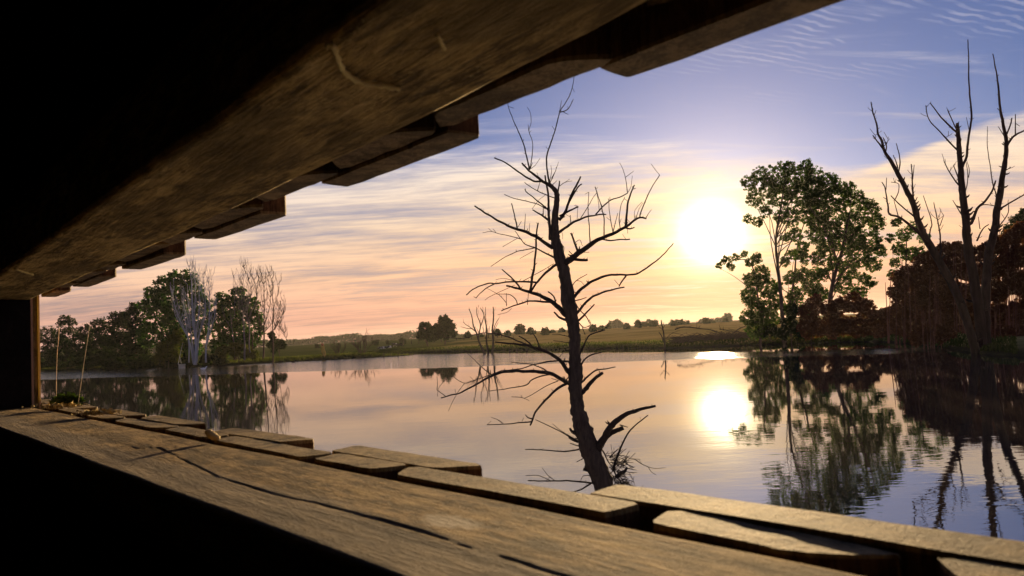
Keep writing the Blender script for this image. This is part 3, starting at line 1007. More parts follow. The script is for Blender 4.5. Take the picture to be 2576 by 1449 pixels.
def foreground_tree():
    P = px_tf(1073.3, 167.7, 0.3472)
    Q = px_tf(858.7, 603.7, 0.3333)
    W = px_tf(1073.3, 670.8, 0.4399)
    K = px_tf(1442.2, 992.8, 0.2083)
    Y = 11.3
    b = on_z(1538, 1278, -0.5)
    b = at(1545, 1300, Y)
    root = empty('dead_tree', (b.x, b.y, -0.5))
    tag(root, 'bare dead tree with broken branches standing in the water just outside the hide', 'tree')
    T = Limbs(root, Y, M['bark_branch'], seed=3, lean=0.6, sides=8, thin=0.55)
    # trunk, from below the water to the top fork
    tr = [(1548, 1330), (1533, 1262), (1520, 1225), (1505, 1184), (1489, 1145), (1476, 1108), (1462, 1066), (1453, 1030), (1449, 1000), (1447, 975), (1447, 945), (1447, 905), (1445, 880), (1445, 850), (1443, 825), (1437, 795), (1431, 760), (1425, 720), (1419, 680), (1410, 655), (1404, 625), (1397, 600), (1396, 577), (1397, 545), (1400, 515), (1401, 490), (1394, 474), (1380, 462)]
    ww = [46, 47, 50, 52, 48, 46, 42, 35, 32, 33, 37, 30, 28, 29, 30, 33, 36, 30, 29, 30, 26, 23, 20, 17, 14, 13, 11, 9]
    T.add(tr, 46, name='trunk', sub=5, lean=0.0, widths=ww, mat=M['bark_dark'], rough=0.07, sides=16, knobs=False)
    tr2 = [(895, 1255), (893, 1170), (886, 1100), (883, 1000), (878, 900), (866, 845), (858, 788)]
    T.add(tr2, 26, 12, tf=P, lean=0.05, sides=9, mat=M['bark_dark'])
    a = lambda pts, w0, w1=None, tf=P, **k: T.add(pts, w0, w1, tf=tf, **k)
    # crown, upper part
    a([(930, 900), (895, 862), (850, 838), (800, 800), (745, 755), (712, 722), (690, 698)], 30, 12)
    a([(890, 850), (872, 740), (870, 650), (900, 550), (935, 450), (960, 340), (1000, 270), (1040, 200), (1065, 110), (1069, 38)], 14, 4)
    a([(962, 330), (978, 245)], 6, 3); a([(966, 330), (1000, 322), (1030, 300), (1063, 235)], 9, 4); a([(990, 328), (1027, 347)], 5, 2); a([(930, 460), (908, 430)], 4, 2)
    a([(745, 745), (720, 630), (690, 530), (650, 440), (610, 340), (590, 290), (587, 258)], 13, 4)
    a([(748, 740), (766, 640), (765, 540), (740, 465), (758, 400), (750, 330), (730, 295)], 8, 3); a([(740, 465), (735, 420)], 5, 3); a([(755, 740), (790, 710), (822, 665)], 5, 2); a([(750, 745), (768, 695)], 5, 2); a([(697, 550), (704, 525)], 4, 2)
    a([(835, 832), (800, 832), (770, 828), (720, 800), (660, 760), (600, 715), (540, 680), (490, 660)], 16, 8)
    a([(890, 850), (915, 800), (940, 740), (955, 690)], 8, 2); a([(892, 830), (905, 765), (900, 715)], 6, 3); a([(905, 810), (935, 755)], 7, 4)
    a([(948, 930), (958, 870), (962, 830)], 14, 9); a([(965, 865), (1000, 840), (1055, 828)], 6, 3); a([(900, 868), (945, 825)], 7, 4)
    a([(960, 1110), (985, 1085), (1012, 1030), (1050, 930), (1090, 850), (1115, 797)], 24, 13); a([(1030, 985), (1075, 905), (1100, 870), (1125, 850)], 16, 9)
    a([(935, 955), (880, 935), (800, 900), (745, 865), (710, 838)], 9, 5); a([(803, 900), (820, 840)], 7, 4)
    a([(885, 1045), (850, 1010), (800, 970), (750, 930), (718, 903), (715, 885)], 13, 7); a([(862, 1030), (800, 995), (700, 970), (620, 950), (562, 925)], 8, 5)
    a([(885, 1115), (840, 1080), (800, 1055), (767, 1038)], 18, 9); a([(845, 1075), (845, 1000)], 8, 5); a([(765, 1030), (810, 970), (860, 930)], 4, 3)
    a([(915, 1315), (850, 1270), (780, 1225), (700, 1190), (620, 1165), (550, 1130), (480, 1095), (410, 1050), (347, 1008)], 30, 11)
    a([(655, 1172), (640, 1090), (615, 990)], 11, 7); a([(708, 1188), (716, 1065)], 6, 4); a([(742, 1202), (747, 1135)], 4, 3); a([(655, 1172), (687, 1120)], 5, 3)
    a([(930, 1385), (860, 1350), (780, 1310), (720, 1290), (690, 1260), (640, 1190)], 15, 4); a([(690, 1252), (620, 1230), (540, 1215), (470, 1195), (405, 1203)], 7, 3); a([(660, 1242), (550, 1305)], 4, 2); a([(475, 1195), (448, 1172)], 4, 2)
    a([(790, 1312), (720, 1325), (640, 1345), (550, 1390), (465, 1447)], 8, 4); a([(775, 1335), (720, 1365), (675, 1390)], 4, 2); a([(650, 1342), (648, 1325)], 5, 4)
    # big right limb
    a([(960, 1450), (1000, 1425), (1050, 1390), (1100, 1350), (1160, 1310), (1230, 1260), (1310, 1225), (1380, 1195), (1440, 1160), (1500, 1115), (1545, 1095), (1592, 1100)], 52, 11, lean=-0.35)
    a([(1588, 1100), (1610, 1060), (1630, 1035)], 6, 3); a([(1545, 1092), (1550, 1060), (1590, 960), (1640, 860), (1688, 785)], 9, 5); a([(1688, 785), (1655, 745), (1627, 705)], 4, 2)
    a([(1442, 1155), (1447, 1100), (1460, 980), (1485, 900), (1505, 858)], 19, 9); a([(1485, 890), (1515, 882)], 6, 5)
    a([(1505, 1100), (1510, 1040), (1560, 980)], 4, 2); a([(1517, 1100), (1540, 1030), (1568, 985)], 5, 2); a([(1440, 1168), (1470, 1175), (1505, 1165)], 14, 8)
    a([(1350, 1200), (1370, 1120), (1385, 1060)], 8, 4); a([(1350, 1200), (1330, 1090), (1320, 1000), (1315, 955)], 7, 4); a([(1402, 1172), (1395, 1100), (1410, 1000), (1435, 945)], 7, 4)
    a([(1285, 1232), (1285, 1100), (1270, 1030), (1240, 930), (1220, 870)], 9, 6); a([(1185, 1285), (1178, 1150), (1170, 1040), (1175, 910)], 9, 4)
    a([(1270, 1250), (1320, 1258), (1380, 1255), (1473, 1250)], 11, 9); a([(1100, 1350), (1075, 1280), (1045, 1205)], 18, 13); a([(1075, 1275), (1110, 1255), (1130, 1300)], 5, 3)
    a([(1060, 1392), (1110, 1400), (1165, 1400)], 26, 18); a([(1090, 1360), (1140, 1345), (1180, 1345)], 8, 3); a([(1062, 1368), (1030, 1335)], 8, 5)
    a([(955, 1205), (1020, 1155), (1080, 1120), (1140, 1095), (1200, 1080), (1250, 1070), (1300, 1070)], 22, 9, lean=0.4)
    a([(1225, 1072), (1290, 1000), (1340, 965), (1400, 945), (1455, 918)], 12, 7); a([(1455, 918), (1445, 830), (1425, 750), (1398, 697)], 7, 3); a([(1440, 802), (1500, 757)], 5, 2); a([(1455, 915), (1480, 870), (1490, 790)], 5, 2)
    a([(1115, 1100), (1160, 1030), (1200, 960), (1232, 915)], 7, 4); a([(1045, 1135), (1040, 1075)], 8, 5); a([(1090, 1115), (1095, 1010)], 4, 2); a([(1250, 1050), (1245, 980), (1225, 885)], 5, 3)
    a([(965, 1085), (1000, 1065), (1040, 1040), (1100, 1015)], 20, 10); a([(985, 1385), (995, 1330), (990, 1300), (965, 1310)], 7, 4)
    a([(1000, 1420), (1020, 1380), (1035, 1385), (1050, 1410)], 8, 5); a([(970, 1180), (985, 1215), (985, 1250)], 4, 2)
    # middle part
    q = lambda pts, w0, w1=None, **k: T.add(pts, w0, w1, tf=Q, **k)
    q([(1740, 455), (1760, 430), (1790, 390), (1850, 340), (1920, 300), (2000, 270), (2080, 263), (2180, 262), (2250, 245), (2320, 200), (2390, 150), (2450, 90), (2505, 25)], 26, 6)
    q([(2150, 268), (2120, 310), (2095, 350)], 13, 8); q([(2092, 338), (2060, 300)], 4, 3)
    q([(1770, 560), (1790, 540), (1830, 490), (1880, 440), (1950, 405), (2030, 380), (2100, 360), (2137, 357)], 22, 10)
    q([(1735, 365), (1770, 310), (1855, 258)], 8, 5); q([(1775, 305), (1810, 315), (1840, 350)], 5, 3); q([(1745, 462), (1800, 450), (1850, 435)], 10, 6); q([(1760, 465), (1800, 530), (1850, 580), (1875, 630)], 10, 7)
    q([(1780, 615), (1800, 600), (1840, 560), (1910, 485)], 18, 9); q([(1790, 620), (1830, 660), (1880, 640), (1870, 600)], 9, 5); q([(1815, 650), (1840, 715)], 7, 4)
    q([(1720, 580), (1690, 560), (1640, 510), (1580, 460), (1500, 420), (1430, 395), (1350, 370), (1290, 355), (1245, 345)], 50, 13, lean=0.3)
    q([(1622, 500), (1610, 440), (1585, 410), (1560, 390)], 15, 9); q([(1425, 385), (1440, 300), (1460, 150), (1472, 0), (1478, -95), (1485, -130)], 22, 11)
    q([(1350, 365), (1300, 300), (1212, 222)], 16, 9); q([(1650, 172), (1600, 200), (1540, 250), (1470, 330), (1432, 388)], 22, 14, lean=0.3)
    q([(1475, 322), (1400, 315), (1320, 315), (1240, 318), (1160, 330), (1110, 330), (1030, 355), (980, 380), (942, 415)], 16, 8); q([(1160, 330), (1100, 360), (1050, 400), (1015, 440)], 10, 6); q([(1015, 435), (998, 428)], 5, 4)
    q([(1330, 317), (1230, 290), (1165, 300)], 6, 3); q([(1585, 470), (1500, 465), (1420, 460), (1370, 475), (1290, 500), (1208, 535)], 18, 8); q([(1330, 490), (1310, 440), (1260, 410), (1170, 408)], 9, 4)
    q([(1248, 500), (1240, 470), (1190, 415), (1095, 362)], 6, 3); q([(1245, 490), (1247, 400)], 5, 4); q([(1115, 430), (1210, 385), (1310, 340)], 4, 4); q([(1285, 515), (1250, 545), (1180, 565)], 4, 2)
    q([(1370, 310), (1500, 240), (1605, 178)], 6, 4); q([(1405, 490), (1412, 400)], 5, 5)
    q([(1700, 605), (1680, 600), (1640, 580), (1605, 545)], 22, 12)
    q([(1755, 1030), (1735, 1015), (1700, 980), (1670, 930), (1620, 880), (1560, 845), (1500, 825), (1440, 805), (1360, 790), (1290, 785), (1160, 770)], 38, 9, lean=-0.4)
    q([(1445, 803), (1350, 770), (1280, 740), (1200, 715), (1120, 703), (1060, 703), (1000, 718), (940, 740), (860, 742), (790, 735)], 14, 4); q([(1440, 802), (1400, 760), (1340, 725)], 13, 8); q([(1497, 822), (1480, 760), (1452, 710)], 15, 8)
    q([(1740, 922), (1720, 918), (1650, 912), (1580, 915), (1500, 930), (1440, 945), (1330, 975), (1205, 985)], 15, 6); q([(1600, 1010), (1570, 1003), (1520, 970), (1440, 940), (1380, 930), (1280, 922)], 12, 5)
    q([(1740, 1090), (1710, 1080), (1660, 1050), (1590, 1010), (1530, 995), (1440, 992), (1340, 988), (1250, 995), (1170, 1012), (1090, 1050), (1000, 1100), (900, 1150), (830, 1170), (752, 1192)], 34, 7, lean=-0.5)
    q([(1205, 988), (1120, 1020), (1000, 1060), (930, 1080), (870, 1050), (840, 1030), (780, 1060), (735, 1120), (725, 1180)], 8, 3); q([(930, 1080), (880, 1150), (840, 1220), (808, 1292)], 5, 3); q([(785, 1178), (720, 1130)], 6, 5); q([(722, 1130), (726, 1080), (722, 1030)], 5, 3); q([(1140, 1022), (1060, 960), (930, 830)], 8, 4)
    q([(1572, 1015), (1500, 1030), (1430, 1060), (1405, 1090), (1340, 1105), (1260, 1120), (1118, 1140)], 12, 5); q([(1635, 1065), (1550, 1100), (1450, 1160), (1380, 1195)], 7, 4); q([(1380, 1195), (1340, 1186), (1285, 1183)], 5, 4); q([(1640, 1062), (1585, 1045)], 6, 4)
    q([(1700, 1085), (1680, 1095), (1620, 1130), (1560, 1190), (1510, 1240), (1460, 1310), (1440, 1360), (1425, 1400)], 22, 13); q([(1440, 1350), (1410, 1340), (1390, 1318)], 12, 7); q([(1435, 1372), (1340, 1378), (1260, 1388), (1100, 1395)], 11, 6); q([(1222, 1387), (1190, 1360), (1130, 1338)], 5, 3)
    q([(1795, 1095), (1820, 1070), (1860, 1030), (1920, 985), (2000, 970), (2070, 958)], 18, 7); q([(1795, 1170), (1830, 1140), (1870, 1090), (1920, 1040), (1972, 1003)], 42, 24)
    q([(1790, 960), (1810, 940), (1840, 900), (1890, 865), (1965, 848)], 15, 9); q([(1785, 880), (1800, 860), (1830, 800), (1850, 750), (1890, 710), (1990, 680)], 16, 8)
    q([(1745, 775), (1680, 770), (1600, 760)], 8, 5); q([(1735, 732), (1650, 715), (1590, 712)], 7, 4); q([(1850, 760), (1870, 800), (1860, 860)], 4, 3); q([(1700, 820), (1640, 890)], 5, 4); q([(1760, 1010), (1790, 930), (1810, 850)], 4, 3)
    # lower part
    w = lambda pts, w0, w1=None, **k: T.add(pts, w0, w1, tf=W, **k)
    w([(960, 1065), (980, 1040), (1010, 990), (1050, 920), (1090, 880), (1150, 840), (1230, 815), (1308, 797)], 52, 13, lean=-0.5)
    w([(1015, 985), (1040, 960), (1080, 940), (1125, 920)], 36, 24, lean=-0.1); w([(1105, 905), (1150, 918)], 7, 5); w([(1045, 905), (1060, 885)], 8, 5)
    w([(1060, 1160), (1075, 1130), (1100, 1060), (1140, 970), (1190, 910), (1265, 850)], 15, 6)
    w([(895, 1040), (820, 1055), (750, 1055), (650, 1048), (563, 1045)], 10, 5); w([(985, 1245), (965, 1240), (900, 1232), (820, 1225), (740, 1225), (660, 1225), (580, 1223)], 11, 6)
    w([(730, 1222), (690, 1190), (660, 1150)], 5, 2); w([(710, 1225), (640, 1195), (565, 1195)], 5, 3); w([(975, 1215), (900, 1265), (850, 1285), (782, 1310)], 11, 6); w([(985, 1275), (930, 1312)], 8, 5); w([(972, 1345), (968, 1275)], 4, 4)
    w([(870, 985), (830, 980), (770, 945), (720, 920), (622, 875)], 8, 4); w([(835, 978), (770, 940), (720, 898)], 6, 3); w([(865, 1000), (835, 990), (812, 978)], 18, 8); w([(860, 955), (835, 945), (820, 925)], 26, 12); w([(885, 1030), (850, 1020), (820, 1010)], 9, 4); w([(900, 1095), (857, 1117)], 6, 4); w([(950, 1200), (900, 1195), (880, 1225)], 5, 3)
    k = lambda pts, w0, w1=None, **kk: T.add(pts, w0, w1, tf=K, **kk)
    k([(330, 640), (380, 720), (410, 790), (440, 840)], 22, 12); k([(400, 740), (500, 740), (600, 738), (700, 770), (815, 785)], 13, 5); k([(740, 780), (830, 840), (900, 870), (1000, 890), (1118, 885)], 11, 5); k([(905, 872), (940, 930), (998, 968)], 8, 5); k([(790, 785), (840, 848)], 5, 3)
    k([(490, 900), (520, 820), (600, 820), (680, 790), (740, 780)], 9, 5); k([(540, 920), (590, 840), (640, 760)], 8, 4); k([(460, 860), (510, 850), (560, 845)], 8, 5); k([(490, 820), (495, 720), (490, 640)], 9, 4); k([(470, 700), (455, 600)], 5, 3); k([(390, 720), (470, 700), (500, 690)], 6, 3)
    k([(520, 1000), (560, 960), (620, 930), (650, 880)], 60, 26); k([(480, 900), (520, 980), (570, 1040)], 24, 12); k([(560, 1030), (660, 1080), (740, 1130), (820, 1170)], 16, 7); k([(550, 1020), (600, 1100), (650, 1190)], 14, 6); k([(500, 1140), (600, 1150), (710, 1130)], 22, 10)
    k([(650, 1080), (715, 1050), (735, 985)], 6, 3); k([(700, 1075), (745, 1115), (710, 1000), (665, 930)], 5, 3); k([(600, 1150), (680, 1160), (800, 1150)], 8, 4); k([(520, 1090), (600, 1110), (680, 1120)], 9, 4); k([(460, 1190), (560, 1165), (600, 1150)], 40, 20)
    k([(120, 900), (160, 920), (195, 940)], 40, 8); k([(240, 400), (235, 430), (225, 470)], 14, 26)
    rs = random.Random(4)
    for i in range(110):
        x, y = rs.uniform(430, 610), rs.uniform(740, 1190)
        an = rs.uniform(-1.1, 0.9)
        ln = rs.uniform(60, 190)
        k([(x, y), (x + ln * 0.5 * math.cos(an), y + ln * 0.5 * math.sin(an) + rs.uniform(-14, 14)), (x + ln * math.cos(an), y + ln * math.sin(an))], 10, 6, name='twig', knobs=False)
    # thin shoots along the larger limbs
    cand = [kk for kk in T.known if not (1400 < kk[0] < 1500 and kk[1] > 560)]
    for i in range(90):
        x, y, o = rs.choice(cand)
        an = rs.choice([rs.uniform(-2.6, -0.5), rs.uniform(-3.1, 3.1)])
        ln = rs.uniform(5, 17)
        T.add([(x, y), (x + ln * 0.5 * math.cos(an) + rs.uniform(-1, 1), y + ln * 0.5 * math.sin(an)), (x + ln * math.cos(an), y + ln * math.sin(an))], 1.4, 0.8, name='twig', knobs=False)


foreground_tree()


def right_dead_tree():
    D = px_tf(1717.3, 67.1, 0.3796)
    Y = 43.0
    b = at(2470, 893, Y)
    root = empty('dead_tree', (b.x, b.y, -0.4))
    tag(root, 'tall dead tree with three bare leaning trunks rising above the reddish thicket', 'tree')
    T = Limbs(root, Y, M['bark_deadred'], seed=11, lean=0.5, sides=8, thin=0.55)
    d = lambda pts, w0, w1=None, **k: T.add(pts, w0, w1, tf=D, sub=4, **k)
    d([(1960, 2230), (1945, 2170), (1900, 2000), (1820, 1780), (1720, 1590), (1640, 1449), (1600, 1390), (1560, 1290), (1530, 1180), (1480, 1080), (1430, 980), (1380, 890), (1340, 830), (1320, 760), (1295, 710), (1285, 640), (1265, 580), (1248, 498)], 95, 6, name='trunk', lean=-0.1, widths=[62, 56, 52, 50, 48, 46, 44, 40, 36, 32, 28, 22, 18, 15, 12, 10, 8, 6])
    d([(1990, 2230), (1985, 2170), (1970, 1950), (1935, 1700), (1900, 1520), (1888, 1430), (1880, 1350), (1870, 1230), (1855, 1110), (1845, 1000), (1840, 900), (1830, 780), (1825, 700), (1820, 640)], 110, 20, name='trunk', lean=0.05, widths=[76, 70, 64, 60, 56, 54, 52, 48, 44, 40, 35, 30, 26, 20])
    d([(2020, 2230), (2015, 2170), (2005, 1950), (2010, 1700), (2030, 1500), (2048, 1420), (2068, 1340), (2080, 1220), (2105, 1100), (2120, 980), (2140, 880), (2145, 760), (2125, 650), (2105, 540), (2095, 420), (2080, 300), (2055, 180)], 100, 6, name='trunk', lean=0.12, widths=[70, 66, 60, 56, 52, 50, 48, 44, 40, 35, 30, 25, 20, 16, 12, 9, 6])
    for pts, a_, b_ in [
        ([(1270, 585), (1283, 552)], 5, 3), ([(1340, 830), (1290, 760), (1260, 720)], 14, 6), ([(1345, 830), (1350, 790), (1330, 735)], 9, 5), ([(1430, 965), (1440, 900), (1435, 840), (1415, 772)], 10, 4), ([(1425, 940), (1415, 900), (1395, 850)], 9, 4),
        ([(1530, 1170), (1525, 1080), (1520, 980), (1515, 910)], 13, 6), ([(1525, 1010), (1535, 915)], 6, 4), ([(1535, 1170), (1555, 1130)], 8, 5), ([(1590, 1380), (1570, 1370), (1500, 1310), (1430, 1260), (1370, 1240), (1360, 1180), (1345, 1080), (1320, 1030)], 22, 6),
        ([(1360, 1150), (1330, 1130)], 6, 4), ([(1348, 1080), (1352, 1000)], 6, 4), ([(1560, 1275), (1500, 1230), (1440, 1180), (1380, 1120)], 12, 6), ([(1405, 1150), (1430, 1090), (1430, 1040), (1380, 1030)], 7, 4), ([(1430, 1260), (1400, 1150)], 7, 4),
        ([(1855, 930), (1880, 860), (1890, 770), (1905, 680), (1915, 590), (1905, 480), (1895, 340), (1895, 200), (1890, 85)], 18, 5), ([(1897, 680), (1880, 600)], 5, 3), ([(1820, 700), (1780, 670), (1730, 620), (1690, 570), (1640, 505)], 14, 6), ([(1825, 820), (1770, 770), (1710, 700), (1650, 640), (1620, 580), (1612, 520)], 13, 5),
        ([(1815, 680), (1780, 610), (1757, 550)], 9, 5), ([(1835, 1055), (1790, 1000), (1750, 930), (1730, 885)], 11, 5), ([(1830, 1010), (1795, 920)], 9, 5), ([(1870, 1120), (1890, 1000), (1880, 900)], 8, 4), ([(1895, 1000), (1900, 950), (1880, 880)], 6, 3), ([(1900, 1310), (1920, 1290), (1950, 1210), (2000, 1160), (2050, 1090), (2075, 1020)], 22, 9), ([(1860, 1265), (1790, 1150)], 9, 4),
        ([(1930, 1230), (1990, 1180), (2080, 1190)], 9, 5), ([(2150, 790), (2190, 730), (2262, 690)], 18, 10), ([(2145, 720), (2175, 640), (2182, 605)], 12, 8), ([(2205, 725), (2205, 580)], 9, 5), ([(2205, 640), (2235, 660)], 5, 3), ([(2105, 1205), (2180, 1160), (2262, 1115)], 13, 8), ([(2115, 570), (2085, 540)], 7, 4), ([(2135, 730), (2090, 660)], 7, 4),
        ([(2075, 1100), (2055, 1040), (2040, 940), (2020, 800), (2020, 660)], 8, 3), ([(2060, 1380), (2080, 1345), (2150, 1250), (2160, 1180)], 11, 5), ([(1705, 1560), (1710, 1440), (1700, 1330), (1680, 1240), (1665, 1170)], 16, 5), ([(1630, 1440), (1640, 1350), (1650, 1290), (1595, 1120)], 10, 4), ([(1705, 1320), (1730, 1250)], 6, 4), ([(2130, 960), (2160, 940), (2175, 930)], 8, 5),
        ([(1950, 1420), (1990, 1340), (2030, 1310)], 12, 6), ([(1970, 1340), (1960, 1260)], 6, 4), ([(2262, 1115), (2300, 1060), (2330, 1010)], 9, 5), ([(2262, 690), (2310, 640), (2330, 560)], 10, 5)]:
        d(pts, a_, b_)
    rs = random.Random(8)
    for i in range(70):
        x, y, o = rs.choice(T.known)
        if y > 600:
            continue
        an = rs.uniform(-2.8, -0.3)
        ln = rs.uniform(6, 22)
        T.add([(x, y), (x + ln * 0.5 * math.cos(an) + rs.uniform(-1.5, 1.5), y + ln * 0.5 * math.sin(an)), (x + ln * math.cos(an), y + ln * math.sin(an) - 2)], 1.5, 0.9, name='twig', knobs=False)


right_dead_tree()


def dead_tree_traced(label, Y, base_px, stems, tf, mat, twigs=0, twig_len=(10, 26), seed=1, cat='tree', name='dead_tree', slim=0.66, thin=0.35, group=None):
    b = at(base_px[0], base_px[1], Y)
    root = empty(name, (b.x, b.y, max(ground_h(b.x, b.y), -0.3)))
    tag(root, label, cat, group)
    T = Limbs(root, Y, mat, seed=seed, lean=0.45, sides=6, thin=thin)
    for i, s in enumerate(stems):
        pts, w0, w1 = s
        T.add(pts, w0 * slim, w1 * slim, tf=tf, name='trunk' if i == 0 else 'branch', lean=0.0 if i == 0 else None, knobs=False, sub=3)
    rs = random.Random(seed)
    kn = [k for k in T.known]
    ymin = min(k[1] for k in kn)
    ymax = max(k[1] for k in kn)
    mb = MB()
    for i in range(twigs):
        x, y, o = rs.choice(kn)
        if y > ymin + (ymax - ymin) * 0.72:
            continue
        ln = rs.uniform(*twig_len)
        sgn = rs.choice((-1, 1))
        dx = sgn * rs.uniform(0.12, 0.5) * ln
        P = [(x, y), (x + dx * 0.7, y - ln * 0.4), (x + dx * 0.9 - 0.08 * ln, y - ln)]
        W = [T.world(px_, py_, o + sgn * k * 0.4) for k, (px_, py_) in enumerate(P)]
        upp = Y / FPX
        mb.tube([tuple(v) for v in W], [0.5 * upp, 0.36 * upp, 0.22 * upp], 4)
        if rs.random() < 0.6:
            f = rs.uniform(0.3, 0.7)
            p = W[1].lerp(W[2], f)
            q_ = p + Vector((rs.uniform(-0.4, 0.4), rs.uniform(-0.3, 0.3), rs.uniform(0.3, 0.9))) * ln * 0.5 * upp
            mb.tube([tuple(p), tuple(p.lerp(q_, 0.5) + Vector((0.02, 0, 0))), tuple(q_)], [0.32 * upp, 0.26 * upp, 0.18 * upp], 4)
    if mb.n:
        mb.build('twigs', mat, root)
    return root


LZ = px_tf(335.4, 657.4, 0.1945)
dead_tree_traced('pale grey dead tree whose many trunks fan upward at the water edge', 113, (490, 915), [
    ([(800, 1340), (810, 1150), (800, 950), (770, 750), (760, 500), (750, 250), (722, 70)], 80, 8), ([(780, 1320), (740, 1100), (690, 950), (620, 800), (560, 650), (520, 500), (508, 380)], 44, 8), ([(790, 1300), (760, 1050), (730, 850), (690, 700), (650, 560), (640, 380)], 40, 8),
    ([(820, 1310), (840, 1000), (880, 850), (930, 700), (930, 500), (910, 300), (900, 180)], 46, 8), ([(720, 1310), (720, 1100), (700, 950), (670, 750), (655, 600)], 32, 8), ([(810, 1000), (830, 800), (850, 600), (850, 400), (840, 200), (790, 80)], 34, 6), ([(800, 950), (790, 700), (800, 450), (800, 250), (770, 90)], 26, 6),
    ([(690, 950), (640, 870), (560, 740), (530, 640)], 20, 6), ([(860, 900), (900, 760), (920, 600), (880, 350)], 24, 6), ([(740, 850), (720, 650), (700, 450), (700, 300)], 22, 6), ([(580, 1330), (605, 1200), (640, 1050)], 14, 6), ([(620, 1320), (600, 1230)], 10, 6)],
    LZ, M['bark_pale'], 420, (10, 32), 21)
dead_tree_traced('slim pale dead tree with a forked trunk just right of the fanned grey one', 112, (518, 912), [
    ([(940, 1310), (940, 1100), (970, 900), (985, 700), (985, 500), (975, 350), (970, 160)], 36, 7), ([(955, 1070), (1010, 850), (1050, 700), (1045, 500)], 24, 6), ([(945, 1060), (900, 1060)], 10, 6), ([(980, 450), (1010, 330), (1015, 200)], 10, 5), ([(985, 750), (1040, 640), (1050, 560)], 10, 5)], LZ, M['bark_pale'], 110, (10, 28), 22)
dead_tree_traced('dead tree with brushy windswept top in front of the rounded green crown', 113, (615, 905), [
    ([(1440, 1280), (1440, 1100), (1430, 900), (1420, 700), (1460, 600), (1430, 450), (1420, 250), (1420, 80)], 40, 6), ([(1510, 1180), (1500, 1050), (1500, 800), (1470, 650), (1520, 450), (1510, 300), (1440, 100)], 28, 6), ([(1500, 860), (1460, 700), (1400, 520), (1390, 350), (1390, 200)], 16, 6), ([(1500, 700), (1590, 500), (1580, 300), (1500, 150)], 18, 6), ([(1425, 700), (1370, 600), (1370, 400)], 14, 5), ([(1460, 600), (1490, 450), (1480, 250)], 14, 5)], LZ, M['bark_grey'], 260, (12, 32), 23)
dead_tree_traced('thin dead sapling leaning left of the brushy windswept dead tree', 114, (590, 900), [
    ([(1310, 1240), (1300, 1030), (1270, 800), (1310, 650), (1295, 350), (1290, 120)], 15, 5), ([(1275, 870), (1200, 760), (1170, 650)], 8, 5), ([(1300, 500), (1330, 350), (1310, 220)], 8, 4)], LZ, M['bark_grey'], 36, (10, 26), 24)
dead_tree_traced('dead tree with upswept forks, second from the right end of the left grove', 112, (662, 905), [
    ([(1680, 1260), (1690, 1000), (1690, 800), (1690, 600), (1690, 400), (1680, 250), (1660, 160)], 42, 6), ([(1690, 900), (1640, 800), (1600, 560), (1590, 380)], 20, 6), ([(1690, 830), (1760, 600), (1770, 400), (1740, 200)], 18, 6), ([(1700, 910), (1780, 820), (1800, 780)], 14, 6), ([(1680, 600), (1650, 400), (1630, 220)], 14, 5), ([(1665, 1000), (1640, 880)], 14, 6)], LZ, M['bark_brown'], 190, (12, 32), 25)
dead_tree_traced('dead tree with crooked side limbs at the right end of the left grove', 111, (688, 908), [
    ([(1810, 1350), (1810, 1100), (1800, 850), (1810, 650), (1800, 450), (1800, 280), (1760, 150)], 36, 6), ([(1815, 890), (1870, 750), (1875, 640)], 18, 8), ([(1820, 890), (1860, 820), (1920, 700), (1915, 640)], 16, 8), ([(1920, 700), (1955, 650)], 9, 6), ([(1808, 640), (1870, 400), (1860, 260)], 12, 5), ([(1880, 1030), (1890, 850), (1900, 780)], 10, 5), ([(1895, 870), (1950, 930), (1975, 1000)], 7, 4), ([(1900, 600), (1940, 520)], 6, 4), ([(1850, 760), (1880, 600), (1900, 560)], 8, 4)], LZ, M['bark_brown'], 170, (12, 30), 26)
dead_tree_traced('short dark broken stump with two side limbs between the dead trees', 115, (634, 890), [
    ([(1545, 1240), (1540, 1150), (1545, 1050), (1550, 960)], 34, 18), ([(1550, 1040), (1620, 995)], 15, 10), ([(1560, 1040), (1620, 1080), (1645, 1110)], 15, 10)], LZ, M['bark_brown'], 0, seed=27, cat='stump', name='dead_stump')
QZ = px_tf(858.7, 603.7, 0.3333)
dead_tree_traced('cluster of bare dead stems standing in the lake before the field', 99.5, (1230, 892), [
    ([(1092, 872), (1050, 800), (1020, 700), (1000, 650), (985, 580), (962, 520)], 26, 5), ([(1030, 740), (1050, 640), (1025, 570), (1022, 505)], 12, 4), ([(1050, 655), (1075, 570), (1048, 510)], 9, 4), ([(1018, 695), (980, 665), (940, 640), (920, 618)], 9, 4), ([(990, 670), (940, 665), (900, 655)], 7, 3),
    ([(1118, 874), (1108, 860), (1095, 770), (1100, 680), (1085, 600), (1065, 530)], 20, 5), ([(1092, 700), (1090, 600), (1088, 505)], 8, 4), ([(1135, 874), (1145, 770), (1140, 680), (1150, 600), (1145, 503)], 22, 7), ([(1145, 700), (1160, 640), (1190, 590)], 8, 4), ([(1100, 780), (1075, 700), (1070, 660)], 8, 4), ([(1110, 740), (1118, 650)], 7, 4), ([(1150, 690), (1185, 620)], 5, 3)], QZ, M['bark_dark'], 40, (6, 14), 28, slim=1.0)
VZ = px_tf(1576.4, 751.3, 0.1574)
